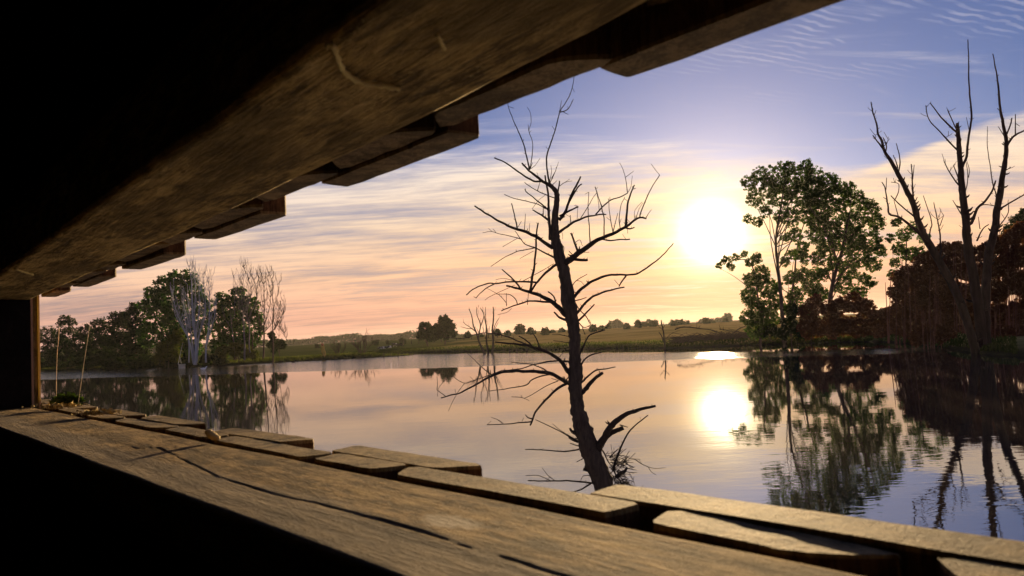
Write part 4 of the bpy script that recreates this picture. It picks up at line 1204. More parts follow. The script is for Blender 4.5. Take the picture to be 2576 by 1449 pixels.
dead_tree_traced('thin snag with two short arms at the lake edge, right of the big dead trunk', 78.5, (1674, 880), [
    ([(612, 815), (605, 700), (600, 640), (585, 530), (570, 440), (553, 340)], 34, 16), ([(582, 465), (610, 430), (635, 400)], 12, 7), ([(572, 495), (520, 450), (480, 410)], 10, 6), ([(590, 690), (575, 640), (545, 570), (515, 535)], 22, 13), ([(630, 690), (620, 600)], 10, 6)], VZ, M['bark_dark'], 0, seed=29, name='dead_snag', slim=1.0)

# ---------------------------------------------------------------- trees in leaf

def blob_clumps(blobs, Y, rng, density=1.0, clump_px=7.0, depth_f=0.9):
    """centres of leaf clumps spread through the crown's volume, denser towards the outside"""
    C, R = [], []
    upp = Y / FPX
    for (x, y, r) in blobs:
        c = np.array(at(x, y, Y))
        n = max(8, int(density * 5.4 * (r / clump_px) ** 2))
        d = rng.normal(size=(n, 3))
        d /= np.linalg.norm(d, axis=1)[:, None]
        rad = rng.uniform(0.25, 1.0, n) ** 0.55
        p = c + d * (rad * r * upp)[:, None] * np.array([1.0, depth_f, 1.0])
        C.append(p)
        R.append(np.full(n, clump_px * upp) * rng.uniform(0.6, 1.3, n))
    return np.vstack(C), np.concatenate(R)


def leafy_tree(label, Y, base_px, blobs, trunk=None, leaf='leaf_dark', bark='bark_brown', leaf_size=0.22, per=16, density=1.0, clump_px=7.0, seed=1, name='tree', cat='tree',
               trunk_w=9.0, limbs=10, group=None, base_off=0.0, depth_f=0.9, hang=0.0):
    rng = np.random.default_rng(seed)
    rs = random.Random(seed)
    b = at(base_px[0], base_px[1], Y)
    b.z = max(ground_h(b.x, b.y), -0.3) - 0.05
    root = empty(name, b)
    tag(root, label, cat, group)
    upp = Y / FPX
    C, R = blob_clumps(blobs, Y, rng, density, clump_px, depth_f)
    # leaves
    n = len(C)
    k = per
    off = rng.normal(size=(n * k, 3))
    off /= np.maximum(np.linalg.norm(off, axis=1)[:, None], 1e-6)
    off *= rng.uniform(0, 1, n * k)[:, None] ** 0.5
    P = np.repeat(C, k, axis=0) + off * np.repeat(R, k)[:, None] * np.array([1, 1, 0.8])
    if hang:
        P[:, 2] -= np.abs(rng.normal(size=len(P))) * hang
    P = P[P[:, 2] > 0.05 + np.maximum(0, b.z)]
    quads_obj('crown', leaf_quads(P - np.array(b), leaf_size, rng), M[leaf], root)
    # trunk and limbs
    mb = MB()
    ctr = np.mean(C, axis=0)
    top = C[np.argmax(C[:, 2])]
    if trunk:
        tp = [np.array(at(x, y, Y)) for x, y in trunk]
        tp[0] = np.array(b)
    else:
        t1 = np.array([ctr[0], ctr[1], (b.z + ctr[2]) / 2])
        tp = [np.array(b), 0.6 * np.array(b) + 0.4 * t1 + rng.normal(size=3) * 0.1, np.array([ctr[0], ctr[1], ctr[2]]), 0.35 * ctr + 0.65 * top]
    tp = catmull(np.array(tp), 4)
    tp[0, 2] -= 0.3
    m_ = len(tp)
    r0 = trunk_w * upp / 2
    rad = np.linspace(r0, r0 * 0.22, m_)
    mb.tube(tp - np.array(b), rad, 7, 0.05, seed=seed)
    mb.build('trunk', M[bark], root, smooth=True)
    lm = MB()
    idx = rng.choice(n, min(limbs, n), replace=False)
    for i in idx:
        tgt = C[i]
        # leave the trunk below the target
        cand = [j for j in range(m_) if tp[j, 2] < tgt[2] - 0.2]
        j = cand[int(len(cand) * rs.uniform(0.45, 0.95))] if cand else 1
        s = tp[j]
        ln = np.linalg.norm(tgt - s)
        mid = 0.55 * s + 0.45 * tgt + np.array([0, 0, 0.10 * ln]) + rng.normal(size=3) * 0.05 * ln
        rr = max(rad[j] * 0.45, 0.25 * upp)
        lm.tube(catmull([s - np.array(b), mid - np.array(b), tgt - np.array(b)], 3), np.linspace(rr, max(0.22 * upp, rr * 0.25), 7), 5)
    if lm.n:
        lm.build('limbs', M[bark], root, smooth=True)
    return root


def left_grove():
    G = 'trees of the dark wood on the left shore'
    rows = [
        ('low dark tree closest to the hide post at the left edge of the lake', 168, (128, 938), [(120, 845, 26), (138, 872, 32), (112, 900, 28), (140, 912, 24)], 31),
        ('dark tree with a tufted feathery top standing above the low left wood', 162, (166, 936), [(165, 803, 14), (152, 815, 11), (180, 812, 12), (170, 845, 26), (160, 885, 30), (178, 905, 25)], 32),
        ('flat-topped dark tree right of the feathery-topped one in the left wood', 152, (214, 935), [(215, 838, 26), (200, 868, 32), (222, 898, 34)], 33),
        ('dark tree under the hanging thread, middle of the low left wood', 144, (254, 933), [(250, 818, 20), (266, 842, 26), (246, 878, 36), (265, 905, 28)], 34),
        ('dark twin-topped tree right of the middle of the low left wood', 137, (296, 931), [(288, 802, 17), (310, 796, 16), (302, 828, 30), (294, 878, 38), (320, 905, 26)], 35),
        ('narrow dark tree against the left flank of the big green tree', 131, (340, 929), [(340, 775, 17), (331, 795, 20), (346, 822, 24), (340, 858, 28), (345, 895, 34)], 36)]
    for lab, Y, bp, bl, sd in rows:
        leafy_tree(lab, Y, bp, bl, leaf='leaf_dark', leaf_size=0.30, per=13, density=1.25, clump_px=6, seed=sd, group=G, trunk_w=6)
    leafy_tree('big broad green tree, tallest leafy crown on the left shore', 122, (425, 918), [(440, 700, 22), (415, 718, 26), (470, 702, 24), (386, 742, 24), (362, 768, 16), (430, 752, 40), (482, 735, 32), (505, 768, 30), (398, 795, 40), (458, 812, 44), (376, 842, 34), (432, 866, 40), (508, 830, 26), (480, 880, 30)],
               leaf='leaf_green', leaf_size=0.32, per=14, density=1.15, clump_px=7, seed=41, trunk_w=12, limbs=16)
    leafy_tree('rounded dark green tree behind the brushy dead trees', 119, (592, 908), [(560, 757, 24), (600, 745, 24), (628, 768, 24), (590, 785, 40), (550, 808, 32), (640, 802, 22), (600, 845, 40), (560, 868, 32), (634, 855, 22), (655, 830, 14)],
               leaf='leaf_green', leaf_size=0.32, per=14, density=1.15, clump_px=7, seed=42, trunk_w=11, limbs=14)
    leafy_tree('yellow-green bush at the foot of the rounded dark green tree', 114.5, (600, 905), [(560, 886, 18), (590, 878, 20), (620, 884, 18), (640, 892, 12)], leaf='leaf_yellow', leaf_size=0.26, per=14, density=1.2, clump_px=5, seed=43, name='bush', cat='bush', trunk_w=3, limbs=6)
    leafy_tree('yellow-green bush left of the fanned pale dead tree', 115, (425, 915), [(410, 878, 20), (435, 862, 22), (450, 840, 14), (402, 902, 17), (440, 895, 18)], leaf='leaf_yellow', leaf_size=0.26, per=14, density=1.1, clump_px=5, seed=44, name='bush', cat='bush', trunk_w=3, limbs=6)
    leafy_tree('small dark bush at the right end of the left grove', 125, (702, 880), [(704, 864, 11), (694, 870, 11), (712, 870, 8)], leaf='leaf_dark', leaf_size=0.28, per=14, density=1.4, clump_px=4, seed=45, name='bush', cat='bush', trunk_w=2, limbs=4)
    leafy_tree('ivy clump climbing the crooked dead tree at the grove end', 112.5, (684, 900), [(682, 842, 9), (688, 856, 10), (680, 868, 8), (690, 882, 8)], leaf='leaf_dark', leaf_size=0.26, per=12, density=1.2, clump_px=4, seed=46, name='ivy', cat='ivy', trunk_w=2, limbs=3)
    rng = np.random.default_rng(5)
    us = [(118, 922), (170, 926), (225, 922), (285, 920), (350, 916), (395, 916), (455, 914), (535, 905)]
    words = ['beside the hide post', 'under the feathery-topped tree', 'under the flat-topped tree', 'below the middle of the low wood', 'in front of the narrow tree', 'in front of the big green tree, left part', 'behind the fanned dead tree', 'right of the slim forked dead tree']
    for i, ((x, y), wd) in enumerate(zip(us, words)):
        leafy_tree('low dark waterside shrub ' + wd, float(np.interp(x, [100, 200, 300, 400, 500], [163, 146, 130, 121, 115])), (x, y + 12), [(x - 16, y, 15), (x + 10, y - 4, 17), (x + 24, y + 3, 13)], leaf='leaf_dark', leaf_size=0.28, per=12, density=1.3, clump_px=5, seed=60 + i, name='shrub', cat='shrub', trunk_w=2, limbs=4, group='low shrubs along the left shore')


left_grove()


def right_group():
    leafy_tree('tall poplar nearest the sun, slender trunk and airy crown', 76, (1972, 852), [(1885, 462, 22), (1912, 440, 22), (1900, 498, 24), (1955, 440, 34), (1985, 425, 22), (2018, 440, 28), (1962, 492, 34), (2020, 492, 38), (1880, 550, 12), (1905, 558, 14), (1990, 545, 26), (1960, 545, 16), (2035, 545, 26), (2000, 590, 20), (1935, 470, 26), (1925, 530, 18), (2045, 470, 30), (2050, 590, 24), (1990, 470, 26), (1975, 600, 12), (2020, 620, 18), (2048, 442, 24), (2030, 415, 16), (2040, 520, 22), (1990, 640, 14)],
               trunk=[(1972, 855), (1966, 760), (1958, 680), (1952, 600), (1968, 500), (1975, 440)], leaf='leaf_poplar', leaf_size=0.135, per=20, density=0.68, clump_px=4.6, seed=51, trunk_w=11, limbs=26)
    leafy_tree('broad poplar with forked trunk between the airy poplar and the thicket', 74, (2088, 852), [(2085, 462, 30), (2060, 500, 32), (2110, 490, 34), (2135, 475, 20), (2158, 505, 26), (2190, 525, 24), (2205, 560, 24), (2100, 545, 36), (2150, 560, 36), (2060, 560, 28), (2190, 605, 30), (2215, 630, 18), (2120, 610, 32), (2160, 640, 34), (2080, 620, 26), (2195, 665, 22), (2130, 680, 28), (2170, 700, 16), (2060, 650, 22), (2040, 500, 24), (2090, 585, 26), (2100, 660, 22), (2070, 690, 20), (2150, 600, 24), (2120, 720, 24), (2160, 735, 22), (2190, 710, 16)],
               trunk=[(2085, 855), (2088, 760), (2098, 700), (2118, 630), (2130, 560), (2120, 490)], leaf='leaf_poplar', leaf_size=0.135, per=20, density=0.72, clump_px=4.6, seed=52, trunk_w=13, limbs=30)
    leafy_tree('low leaning tree under the sun with a leafy side sprig', 77, (1910, 850), [(1808, 668, 9), (1828, 655, 13), (1850, 648, 10), (1838, 672, 10), (1872, 640, 9), (1888, 660, 13), (1905, 650, 15), (1915, 690, 24), (1890, 705, 22), (1930, 725, 28), (1885, 745, 24), (1905, 780, 32), (1880, 800, 20), (1930, 800, 30), (1950, 760, 22), (1900, 828, 26)],
               trunk=[(1915, 855), (1918, 800), (1905, 740), (1900, 690), (1880, 655), (1845, 655)], leaf='leaf_poplar', leaf_size=0.13, per=19, density=1.0, clump_px=4.6, seed=53, trunk_w=7, limbs=18)
    leafy_tree('second slender stem of poplars with thin foliage behind the first', 80, (1990, 850), [(2010, 640, 16), (1990, 700, 20), (2020, 690, 22), (2040, 720, 24), (2000, 745, 24), (2055, 690, 20), (1975, 660, 14), (2025, 650, 16), (2060, 740, 24), (1985, 780, 22), (2030, 780, 24), (1955, 720, 14)],
               trunk=[(1978, 853), (1985, 780), (1998, 700), (2006, 620), (2030, 540)], leaf='leaf_poplar', leaf_size=0.135, per=18, density=1.0, clump_px=4.6, seed=54, trunk_w=8, limbs=16)
    leafy_tree('small thin-leaved tree in the gap left of the reddish thicket', 70, (2255, 848), [(2255, 560, 14), (2240, 600, 12), (2275, 590, 18), (2245, 690, 14), (2300, 570, 16), (2262, 625, 18), (2290, 640, 22), (2250, 660, 14), (2325, 600, 16), (2310, 640, 20)], leaf='leaf_poplar', leaf_size=0.15, per=12, density=0.8, clump_px=4.6, seed=55, trunk_w=6, limbs=14)
    low = [('dark shrub under the low leaning tree', 77, (1935, 852), [(1915, 838, 15), (1940, 830, 18), (1960, 838, 15)]),
           ('dark shrub at the foot of the airy poplar', 75, (1990, 852), [(1985, 815, 22), (1995, 780, 20), (2010, 835, 20), (1970, 840, 14)]),
           ('brown shrub between the two poplar trunks', 74, (2040, 853), [(2035, 790, 26), (2050, 760, 20), (2030, 830, 24), (2060, 825, 24)]),
           ('brown shrub in front of the forked poplar trunk', 72, (2100, 853), [(2090, 780, 26), (2115, 770, 24), (2100, 825, 28), (2130, 820, 24)]),
           ('brown rounded shrub right of the forked poplar', 71, (2160, 853), [(2150, 760, 26), (2180, 775, 24), (2160, 820, 30), (2190, 825, 24)]),
           ('low shrub filling the gap before the reddish thicket', 68, (2220, 854), [(2210, 800, 24), (2230, 790, 18), (2220, 835, 24), (2240, 825, 20)])]
    for i, (lab, Y, bp, bl) in enumerate(low):
        leafy_tree(lab, Y, bp, bl, leaf='leaf_flare_red' if i > 1 else 'leaf_dark', leaf_size=0.20, per=15, density=1.3, clump_px=6, seed=80 + i, name='shrub', cat='shrub', trunk_w=3, limbs=8, group='shrubs below the poplars')
    # the reddish thicket: tall willow shrubs with many upright shoots
    th = [('leftmost reddish willow shrub of the thicket, edge open to the sky', 62, (2275, 862), [(2262, 700, 20), (2285, 690, 24), (2255, 735, 20), (2290, 735, 28), (2265, 775, 26), (2300, 780, 28), (2270, 820, 28)]),
          ('reddish willow shrub behind the left leaning dead trunk', 60, (2330, 868), [(2320, 665, 24), (2345, 650, 24), (2310, 700, 28), (2345, 700, 30), (2320, 750, 32), (2350, 760, 30), (2330, 815, 34)]),
          ('reddish willow shrub between the left and middle dead trunks', 58, (2385, 872), [(2375, 632, 22), (2400, 628, 22), (2365, 670, 26), (2400, 675, 28), (2380, 725, 32), (2405, 735, 28), (2385, 790, 34), (2390, 835, 28)]),
          ('reddish willow shrub behind the middle dead trunk', 57, (2440, 876), [(2430, 635, 22), (2455, 640, 22), (2430, 680, 28), (2460, 690, 28), (2440, 740, 32), (2450, 795, 34), (2435, 840, 28)]),
          ('reddish willow shrub behind the right dead trunk', 56, (2500, 880), [(2490, 630, 24), (2515, 615, 24), (2495, 675, 28), (2525, 670, 28), (2505, 730, 32), (2510, 790, 34), (2500, 840, 28)]),
          ('reddish willow shrub at the right edge of the view', 54, (2560, 884), [(2545, 600, 24), (2570, 580, 24), (2550, 645, 30), (2585, 640, 34), (2560, 710, 34), (2590, 720, 34), (2570, 785, 36), (2560, 845, 30)]),
          ('green-topped shrub above the thicket at the right edge', 66, (2555, 870), [(2540, 585, 18), (2560, 560, 20), (2580, 545, 22), (2575, 590, 24)]),
          ('low reddish shrub along the water below the left dead trunk', 52, (2345, 884), [(2310, 848, 22), (2345, 838, 26), (2380, 846, 24)]),
          ('low reddish shrub along the water below the right dead trunk', 47, (2530, 896), [(2490, 858, 24), (2530, 848, 28), (2570, 855, 28)]),
          ('tall reddish shrub just outside the right edge of the view', 50, (2660, 884), [(2640, 600, 40), (2680, 590, 40), (2640, 670, 44), (2690, 680, 44), (2650, 750, 46), (2660, 830, 46), (2710, 780, 40)])]
    for i, (lab, Y, bp, bl) in enumerate(th):
        r = leafy_tree(lab, Y, bp, bl, leaf='leaf_dark' if i == 6 else 'leaf_flare_red', bark='bark_red', leaf_size=0.14, per=18, density=1.7, clump_px=6, seed=90 + i, name='willow_shrub', cat='shrub', trunk_w=4, limbs=10, group='reddish willow thicket on the right shore')
        rs = random.Random(200 + i)
        mb = MB()
        upp = Y / FPX
        for q in range(13):
            x = bp[0] + rs.uniform(-42, 42)
            top = rs.uniform(min(b[1] - b[2] for b in bl) + 4, 760)
            k = rs.uniform(-10, 10)
            dy = rs.uniform(-2.0, 1.0)
            pts = [at(x, bp[1] + 2, Y + dy), at(x + k * 0.4, (bp[1] + top) / 2, Y + dy), at(x + k, top, Y + dy)]
            mb.tube(catmull([tuple(p - r.location) for p in pts], 3), np.linspace(1.4, 0.5, 7) * upp * rs.uniform(0.6, 1.2), 5)
        mb.build('shoots', M['bark_red'], r)


right_group()


ORD = ['first', 'second', 'third', 'fourth', 'fifth', 'sixth', 'seventh', 'eighth', 'ninth', 'tenth', 'eleventh', 'twelfth', 'thirteenth', 'fourteenth', 'fifteenth', 'sixteenth', 'seventeenth', 'eighteenth', 'nineteenth', 'twentieth', 'twenty-first', 'twenty-second']


def field_trees():
    def tree(lab, x, Y, blobs, sd, leaf='leaf_dark', nm='field_tree', ls=0.35, tw=5, group=None, cp=5, per=12, dens=1.3):
        g = ground_at(x, Y)
        # picture position of its foot
        d = g - EYEV
        fy = 724.5 - FPX * d.dot(CU) / d.dot(CF)
        fx = 1288 + FPX * d.dot(CR) / d.dot(CF)
        return leafy_tree(lab, Y, (fx, fy), blobs, leaf=leaf, leaf_size=ls, per=per, density=dens, clump_px=cp, seed=sd, name=nm, trunk_w=tw, limbs=7, group=group)
    tree('left one of two round dark trees in the field, lower crown', 1075, 165, [(1068, 826, 17), (1084, 832, 16), (1062, 842, 14), (1085, 846, 14)], 101, ls=0.42)
    tree('right one of two round dark trees in the field, higher crown', 1118, 168, [(1120, 808, 17), (1108, 822, 17), (1132, 822, 15), (1120, 838, 18), (1138, 838, 11), (1102, 842, 12)], 102, ls=0.42)
    pol = [(1176, 842, 9), (1212, 846, 6), (1251, 837, 10), (1277, 839, 8), (1308, 830, 16), (1336, 833, 11), (1372, 834, 11), (1390, 838, 8), (1414, 834, 9), (1492, 826, 10), (1512, 826, 9), (1530, 823, 8), (1577, 821, 9), (1607, 817, 10), (1624, 817, 8), (1642, 816, 9), (1696, 814, 8), (1713, 813, 9), (1728, 813, 7), (1778, 809, 9), (1797, 812, 5), (1826, 806, 7)]
    names = ORD
    for i, (x, y, r) in enumerate(pol):
        Y = 215 + 22 * math.sin(i * 1.9) + max(0, (x - 1500)) * 0.10
        tree(names[i] + ' small pollard willow from the left in the row across the field', x, Y, [(x, y - 1, r * 0.85), (x - r * 0.35, y + 2, r * 0.6), (x + r * 0.35, y + 2, r * 0.6)], 110 + i, nm='pollard_willow', ls=0.42, tw=3.2, group='pollard willows across the field', cp=3.5, per=10, dens=1.5)
    far = [(1550, 815, [(1540, 816, 10), (1553, 814, 11), (1562, 818, 8)], 420, 'hazy clump of round trees beyond the pollard row, left of the snag'),
           (1800, 806, [(1765, 810, 8), (1775, 808, 9), (1790, 810, 9), (1805, 808, 9), (1818, 806, 9), (1831, 800, 12), (1830, 808, 10)], 430, 'hazy clump of tall trees on the horizon under the sun'),
           (1640, 812, [(1604, 812, 7), (1634, 811, 8), (1648, 813, 8), (1620, 815, 6)], 410, 'hazy trees on the horizon behind the snag'),
           (1700, 811, [(1690, 812, 7), (1704, 811, 8), (1716, 813, 7)], 410, 'hazy trees on the horizon between the snag and the sun')]
    for i, (x, y, bl, Y, lab) in enumerate(far):
        tree(lab, x, Y, bl, 140 + i, leaf='leaf_far', nm='tree_clump', ls=0.75, tw=3, cp=3.5, per=12, dens=1.6)
    sm = [(1012, 856, 7, 'small dark bush in the field left of the two round trees'), (945, 862, 6, 'small dark bush in the field above the dead bushes'), (975, 860, 4, 'tiny dark bush between the dead bush and the two round trees'), (798, 871, 5, 'small dark bush in the far left field')]
    for i, (x, y, r, lab) in enumerate(sm):
        tree(lab, x, 215, [(x, y, r), (x + r * 0.5, y + r * 0.4, r * 0.7)], 150 + i, nm='bush', ls=0.42, tw=2, cp=3, per=12, dens=1.6)


field_trees()


def distant_wood():
    rng = np.random.default_rng(77)
    C = []
    for a in np.arange(-34, 40, 0.045):
        Y = 620 + 50 * math.sin(a * 0.31) + 20 * math.sin(a * 1.7)
        hh = 5.6 + 1.1 * math.sin(a * 0.9 + 1) + 0.6 * math.sin(a * 2.9) + rng.normal() * 0.5
        hh *= 1.0 - 0.88 * smooth01((a + 10) / 8)
        x = Y * math.tan(math.radians(a))
        z0 = ground_h(x, Y)
        for k in range(34):
            C.append((x + rng.normal() * 1.2, Y + rng.normal() * 7, z0 + hh * rng.uniform(0, 1) ** 0.75))
    C = np.array(C)
    sz = np.interp(np.degrees(np.arctan2(C[:, 0], C[:, 1])), [-10, -2], [1.4, 0.7])
    o = quads_obj('distant_wood', leaf_quads(C, sz, rng), M['leaf_far'])
    tag(o, 'long low wood on the horizon beyond the fields', 'wood', kind='stuff')


distant_wood()


def dead_bushes():
    def fan(lab, Y, base, n, h, spread, seed, mat='bark_brown'):
        rs = random.Random(seed)
        b = at(base[0], base[1], Y)
        b.z = max(ground_h(b.x, b.y), -0.1)
        root = empty('dead_bush', b)
        tag(root, lab, 'bush', 'bare dead bushes on the mud bar')
        upp = Y / FPX
        for i in range(n):
            mb = MB()
            a = (i / (n - 1) - 0.5) * spread + rs.uniform(-0.1, 0.1)
            p = Vector((rs.uniform(-0.15, 0.15), rs.uniform(-0.2, 0.2), -0.15))
            d = Vector((math.sin(a), rs.uniform(-0.4, 0.4), math.cos(a))).normalized()
            ln = h * upp * rs.uniform(0.75, 1.0)
            def grow(p, d, ln, r, lev):
                q1 = p + d * ln * 0.5 + Vector((rs.uniform(-1, 1), rs.uniform(-1, 1), 0.3)) * ln * 0.06
                q2 = p + d * ln + Vector((0, 0, ln * 0.06))
                mb.tube([tuple(p), tuple(q1), tuple(q2)], [r, r * 0.75, r * 0.4], 5)
                if lev < 3:
                    for k in range(3 if lev < 2 else 2):
                        f = rs.uniform(0.35, 1.0)
                        s = p.lerp(q2, f)
                        nd = (d + Vector((rs.uniform(-0.8, 0.8), rs.uniform(-0.6, 0.6), rs.uniform(-0.1, 0.5)))).normalized()
                        grow(s, nd, ln * rs.uniform(0.35, 0.55), max(r * 0.5, 0.28 * upp), lev + 1)
            grow(p, d, ln * 0.62, 1.3 * upp, 0)
            mb.build('stem', M[mat], root)
    fan('larger bare dead bush with spreading twigs on the mud bar', 118, (912, 900), 8, 72, 1.5, 5)
    fan('smaller bare dead bush on the mud bar, left of the larger one', 121, (852, 902), 6, 58, 1.3, 6)


dead_bushes()


def shore_things():
    # leaning yellowish stump on the mud bar
    b = at(819, 906, 117)
    b.z = 0
    root = empty('broken_post', b)
    tag(root, 'yellowish broken wooden post leaning on the mud bar', 'post')
    mb = MB()
    P = [at(819, 908, 117) - b, at(816, 893, 117) - b, at(813, 880, 117) - b, at(811, 870, 117) - b]
    mb.tube(catmull([tuple(p) for p in P], 3), np.linspace(0.33, 0.25, 10), 9, 0.06)
    mb.build('shaft', simple_mat('yellow_wood', (0.62, 0.40, 0.10), 0.8, 0.35, 2.5, 0.4), root)
    mb = MB()
    t = at(811, 869.5, 117) - b
    mb.tube([tuple(t), tuple(t + Vector((-0.03, 0, 0.22))), tuple(t + Vector((-0.08, 0, 0.36)))], [0.26, 0.2, 0.05], 8, 0.15)
    mb.build('splintered_top', simple_mat('rot_wood', (0.35, 0.12, 0.05), 0.9, 0.3, 3, 0.4), root)
    # pale drift log beside it
    b = at(806, 905, 116)
    b.z = 0.05
    mb = MB()
    A_, B_ = at(796, 905.5, 116) - b, at(828, 903.5, 116.5) - b
    A_.z = 0.02
    B_.z = 0.1
    mb.tube(catmull([tuple(A_), tuple(A_.lerp(B_, 0.4) + Vector((0, 0, 0.06))), tuple(B_)], 4), np.linspace(0.16, 0.08, 9), 7, 0.08)
    o = mb.build('drift_log', simple_mat('pale_wood', (0.45, 0.42, 0.42), 0.8, 0.25, 2, 0.3))
    o.location = b
    tag(o, 'pale drift log lying at the foot of the yellowish post', 'log')
    # stakes in the shallows
    for i, (x, y, h) in enumerate([(965, 900, 12), (983, 897, 6), (1001, 897, 11), (1185, 889, 9), (1282, 886, 9), (1300, 885, 9), (1325, 884, 8)]):
        p = on_z(x, y, 0.0)
        mb = MB()
        hh = h * p.y / FPX
        mb.tube([(0, 0, -0.6), (0.02, 0, hh * 0.5), (0.05 * (-1) ** i, 0.02, hh)], [0.09, 0.085, 0.06], 7, 0.08)
        o = mb.build('stake', M['bark_dark'])
        o.location = p
        tag(o, ['first', 'second', 'third', 'fourth', 'fifth', 'sixth', 'seventh'][i] + ' thin dark stake from the left standing in the far shallows', 'stake', 'stakes in the far shallows')
    # fallen branches and brush on the right shore
    fb = [([(770, 490), (870, 455), (1000, 455), (1150, 475), (1300, 490), (1450, 530), (1560, 580)], 22, 13, 'long fallen bare branch arching over the right shore'),
          ([(1480, 485), (1600, 505), (1720, 545)], 13, 9, 'short fallen branch right of the long arching one'),
          ([(1640, 600), (1720, 540), (1800, 480), (1900, 440)], 22, 13, 'fallen branch slanting up to the low leaning tree')]
    for i, (pts, w0, w1, lab) in enumerate(fb):
        pp = [VZ(p) for p in pts]
        Y = 84.5
        b = at(*pp[0], Y)
        root = empty('fallen_branch', b)
        tag(root, lab, 'branch')
        T = Limbs(root, Y, M['bark_dark'], seed=40 + i, lean=0.2)
        T.add(pp, w0 * 0.1574, w1 * 0.1574, name='stem')
        rs = random.Random(i)
        for k in range(5):
            x, y, o_ = rs.choice(T.known)
            T.add([(x, y), (x + rs.uniform(-8, 8), y - rs.uniform(3, 9))], 1.0, 0.6, name='twig', knobs=False)
    # brush pile
    p0 = at(1790, 860, 84)
    rng = np.random.default_rng(9)
    mb = MB()
    for k in range(620):
        x, y = rng.uniform(1690, 1890), rng.uniform(847, 866)
        p = at(x, y, 84 + rng.normal() * 1.2)
        gz = max(0.0, ground_h(p.x, p.y))
        p.z = gz + abs(rng.normal()) * 0.28
        a = rng.uniform(-1, 1)
        d = Vector((math.cos(a) * rng.choice([-1, 1]), rng.normal() * 0.4, rng.normal() * 0.35)).normalized()
        ln = rng.uniform(0.5, 2.0)
        mb.tube([tuple(p - d * ln / 2 - p0), tuple(p + Vector((0, 0, 0.1 * ln)) - p0), tuple(p + d * ln / 2 - p0)], [0.03, 0.025, 0.012], 4)
    o = mb.build('brush_pile', M['bark_brown'])
    o.location = p0
    tag(o, 'tangle of brown brushwood along the right shore', 'brushwood', kind='stuff')
    # shore grass and sedge
    rngg = np.random.default_rng(15)
    Q = []
    for k in range(16000):
        az = rngg.uniform(-33, 34)
        sh = float(np.interp(az, _sa, _sr))
        r = sh + abs(rngg.normal()) * 2.5 + rngg.uniform(-0.4, 7) * (rngg.random() < 0.4)
        x, y = r * math.sin(math.radians(az)), r * math.cos(math.radians(az))
        h = ground_h(x, y)
        if h < 0.03:
            continue
        Q.append((x, y, h, rngg.uniform(0.08, 0.26)))
    for (bx, by, ax, ay, hh) in BARS:
        for k in range(1800):
            x, y = bx + rngg.normal() * ax * 0.55, by + rngg.normal() * ay * 0.5
            h = ground_h(x, y)
            if h > 0.02:
                Q.append((x, y, h, rngg.uniform(0.10, 0.4)))
    Q = np.array(Q)
    n = len(Q)
    an = rngg.uniform(0, math.pi, n)
    wv_ = np.stack([np.cos(an), np.sin(an), np.zeros(n)], 1) * rngg.uniform(0.04, 0.12, n)[:, None]
    base = Q[:, :3] - np.array([0, 0, 0.03])
    tip = base + np.stack([rngg.normal(size=n) * 0.15, rngg.normal(size=n) * 0.1, np.ones(n)], 1) * Q[:, 3:4]
    V = np.stack([base - wv_, base + wv_, tip + wv_ * 0.15, tip - wv_ * 0.15], 1)
    o = quads_obj('shore_grass', V, M['grass'])
    tag(o, 'rough grass and sedge along the far shore', 'grass', kind='stuff')
    # field fence
    fx = [(x, 0) for x in np.arange(1015, 1300, 19)] + [(x, 0) for x in (1665, 1672, 1756, 1765, 1818)]
    words = 0
    pts = []
    for i, (x, _) in enumerate(fx):
        Y = 200 if x < 1400 else 240
        g = ground_at(x, Y)
        mb = MB()
        hgt = 1.15 + 0.2 * math.sin(i * 5.1)
        mb.tube([(0, 0, -0.3), (0.03 * math.sin(i), 0, 0.6), (0.08 * math.sin(i * 2.2), 0, hgt)], [0.11, 0.10, 0.09], 6, 0.05)
        o = mb.build('fence_post', M['bark_dark'])
        o.location = g
        if x < 1400:
            lab = ORD[i] + ' fence post from the left between the round trees and big dead trunk'
            tag(o, lab, 'fence post', 'field fence posts left of the big dead trunk')
        else:
            tag(o, ORD[i - 15] + ' field post from the left below the hazy horizon trees', 'fence post', 'field posts right of the snag')


shore_things()


def skin_mesh(name, verts, edges, radii, mat, loc, rz=0.0, levels=1):
    me = bpy.data.meshes.new(name)
    me.from_pydata(verts, edges, [])
    me.materials.append(mat)
    o = bpy.data.objects.new(name, me)
    COL.objects.link(o)
    md = o.modifiers.new('skin', 'SKIN')
    md.use_smooth_shade = True
    for i, r in enumerate(radii):
        sv = me.skin_vertices[0].data[i]
        sv.radius = (r, r) if not isinstance(r, tuple) else r
    me.skin_vertices[0].data[0].use_root = True
    ss = o.modifiers.new('sub', 'SUBSURF')
    ss.levels = levels
    ss.render_levels = levels
    o.location = loc
    o.rotation_euler = (0, 0, rz)
    return o


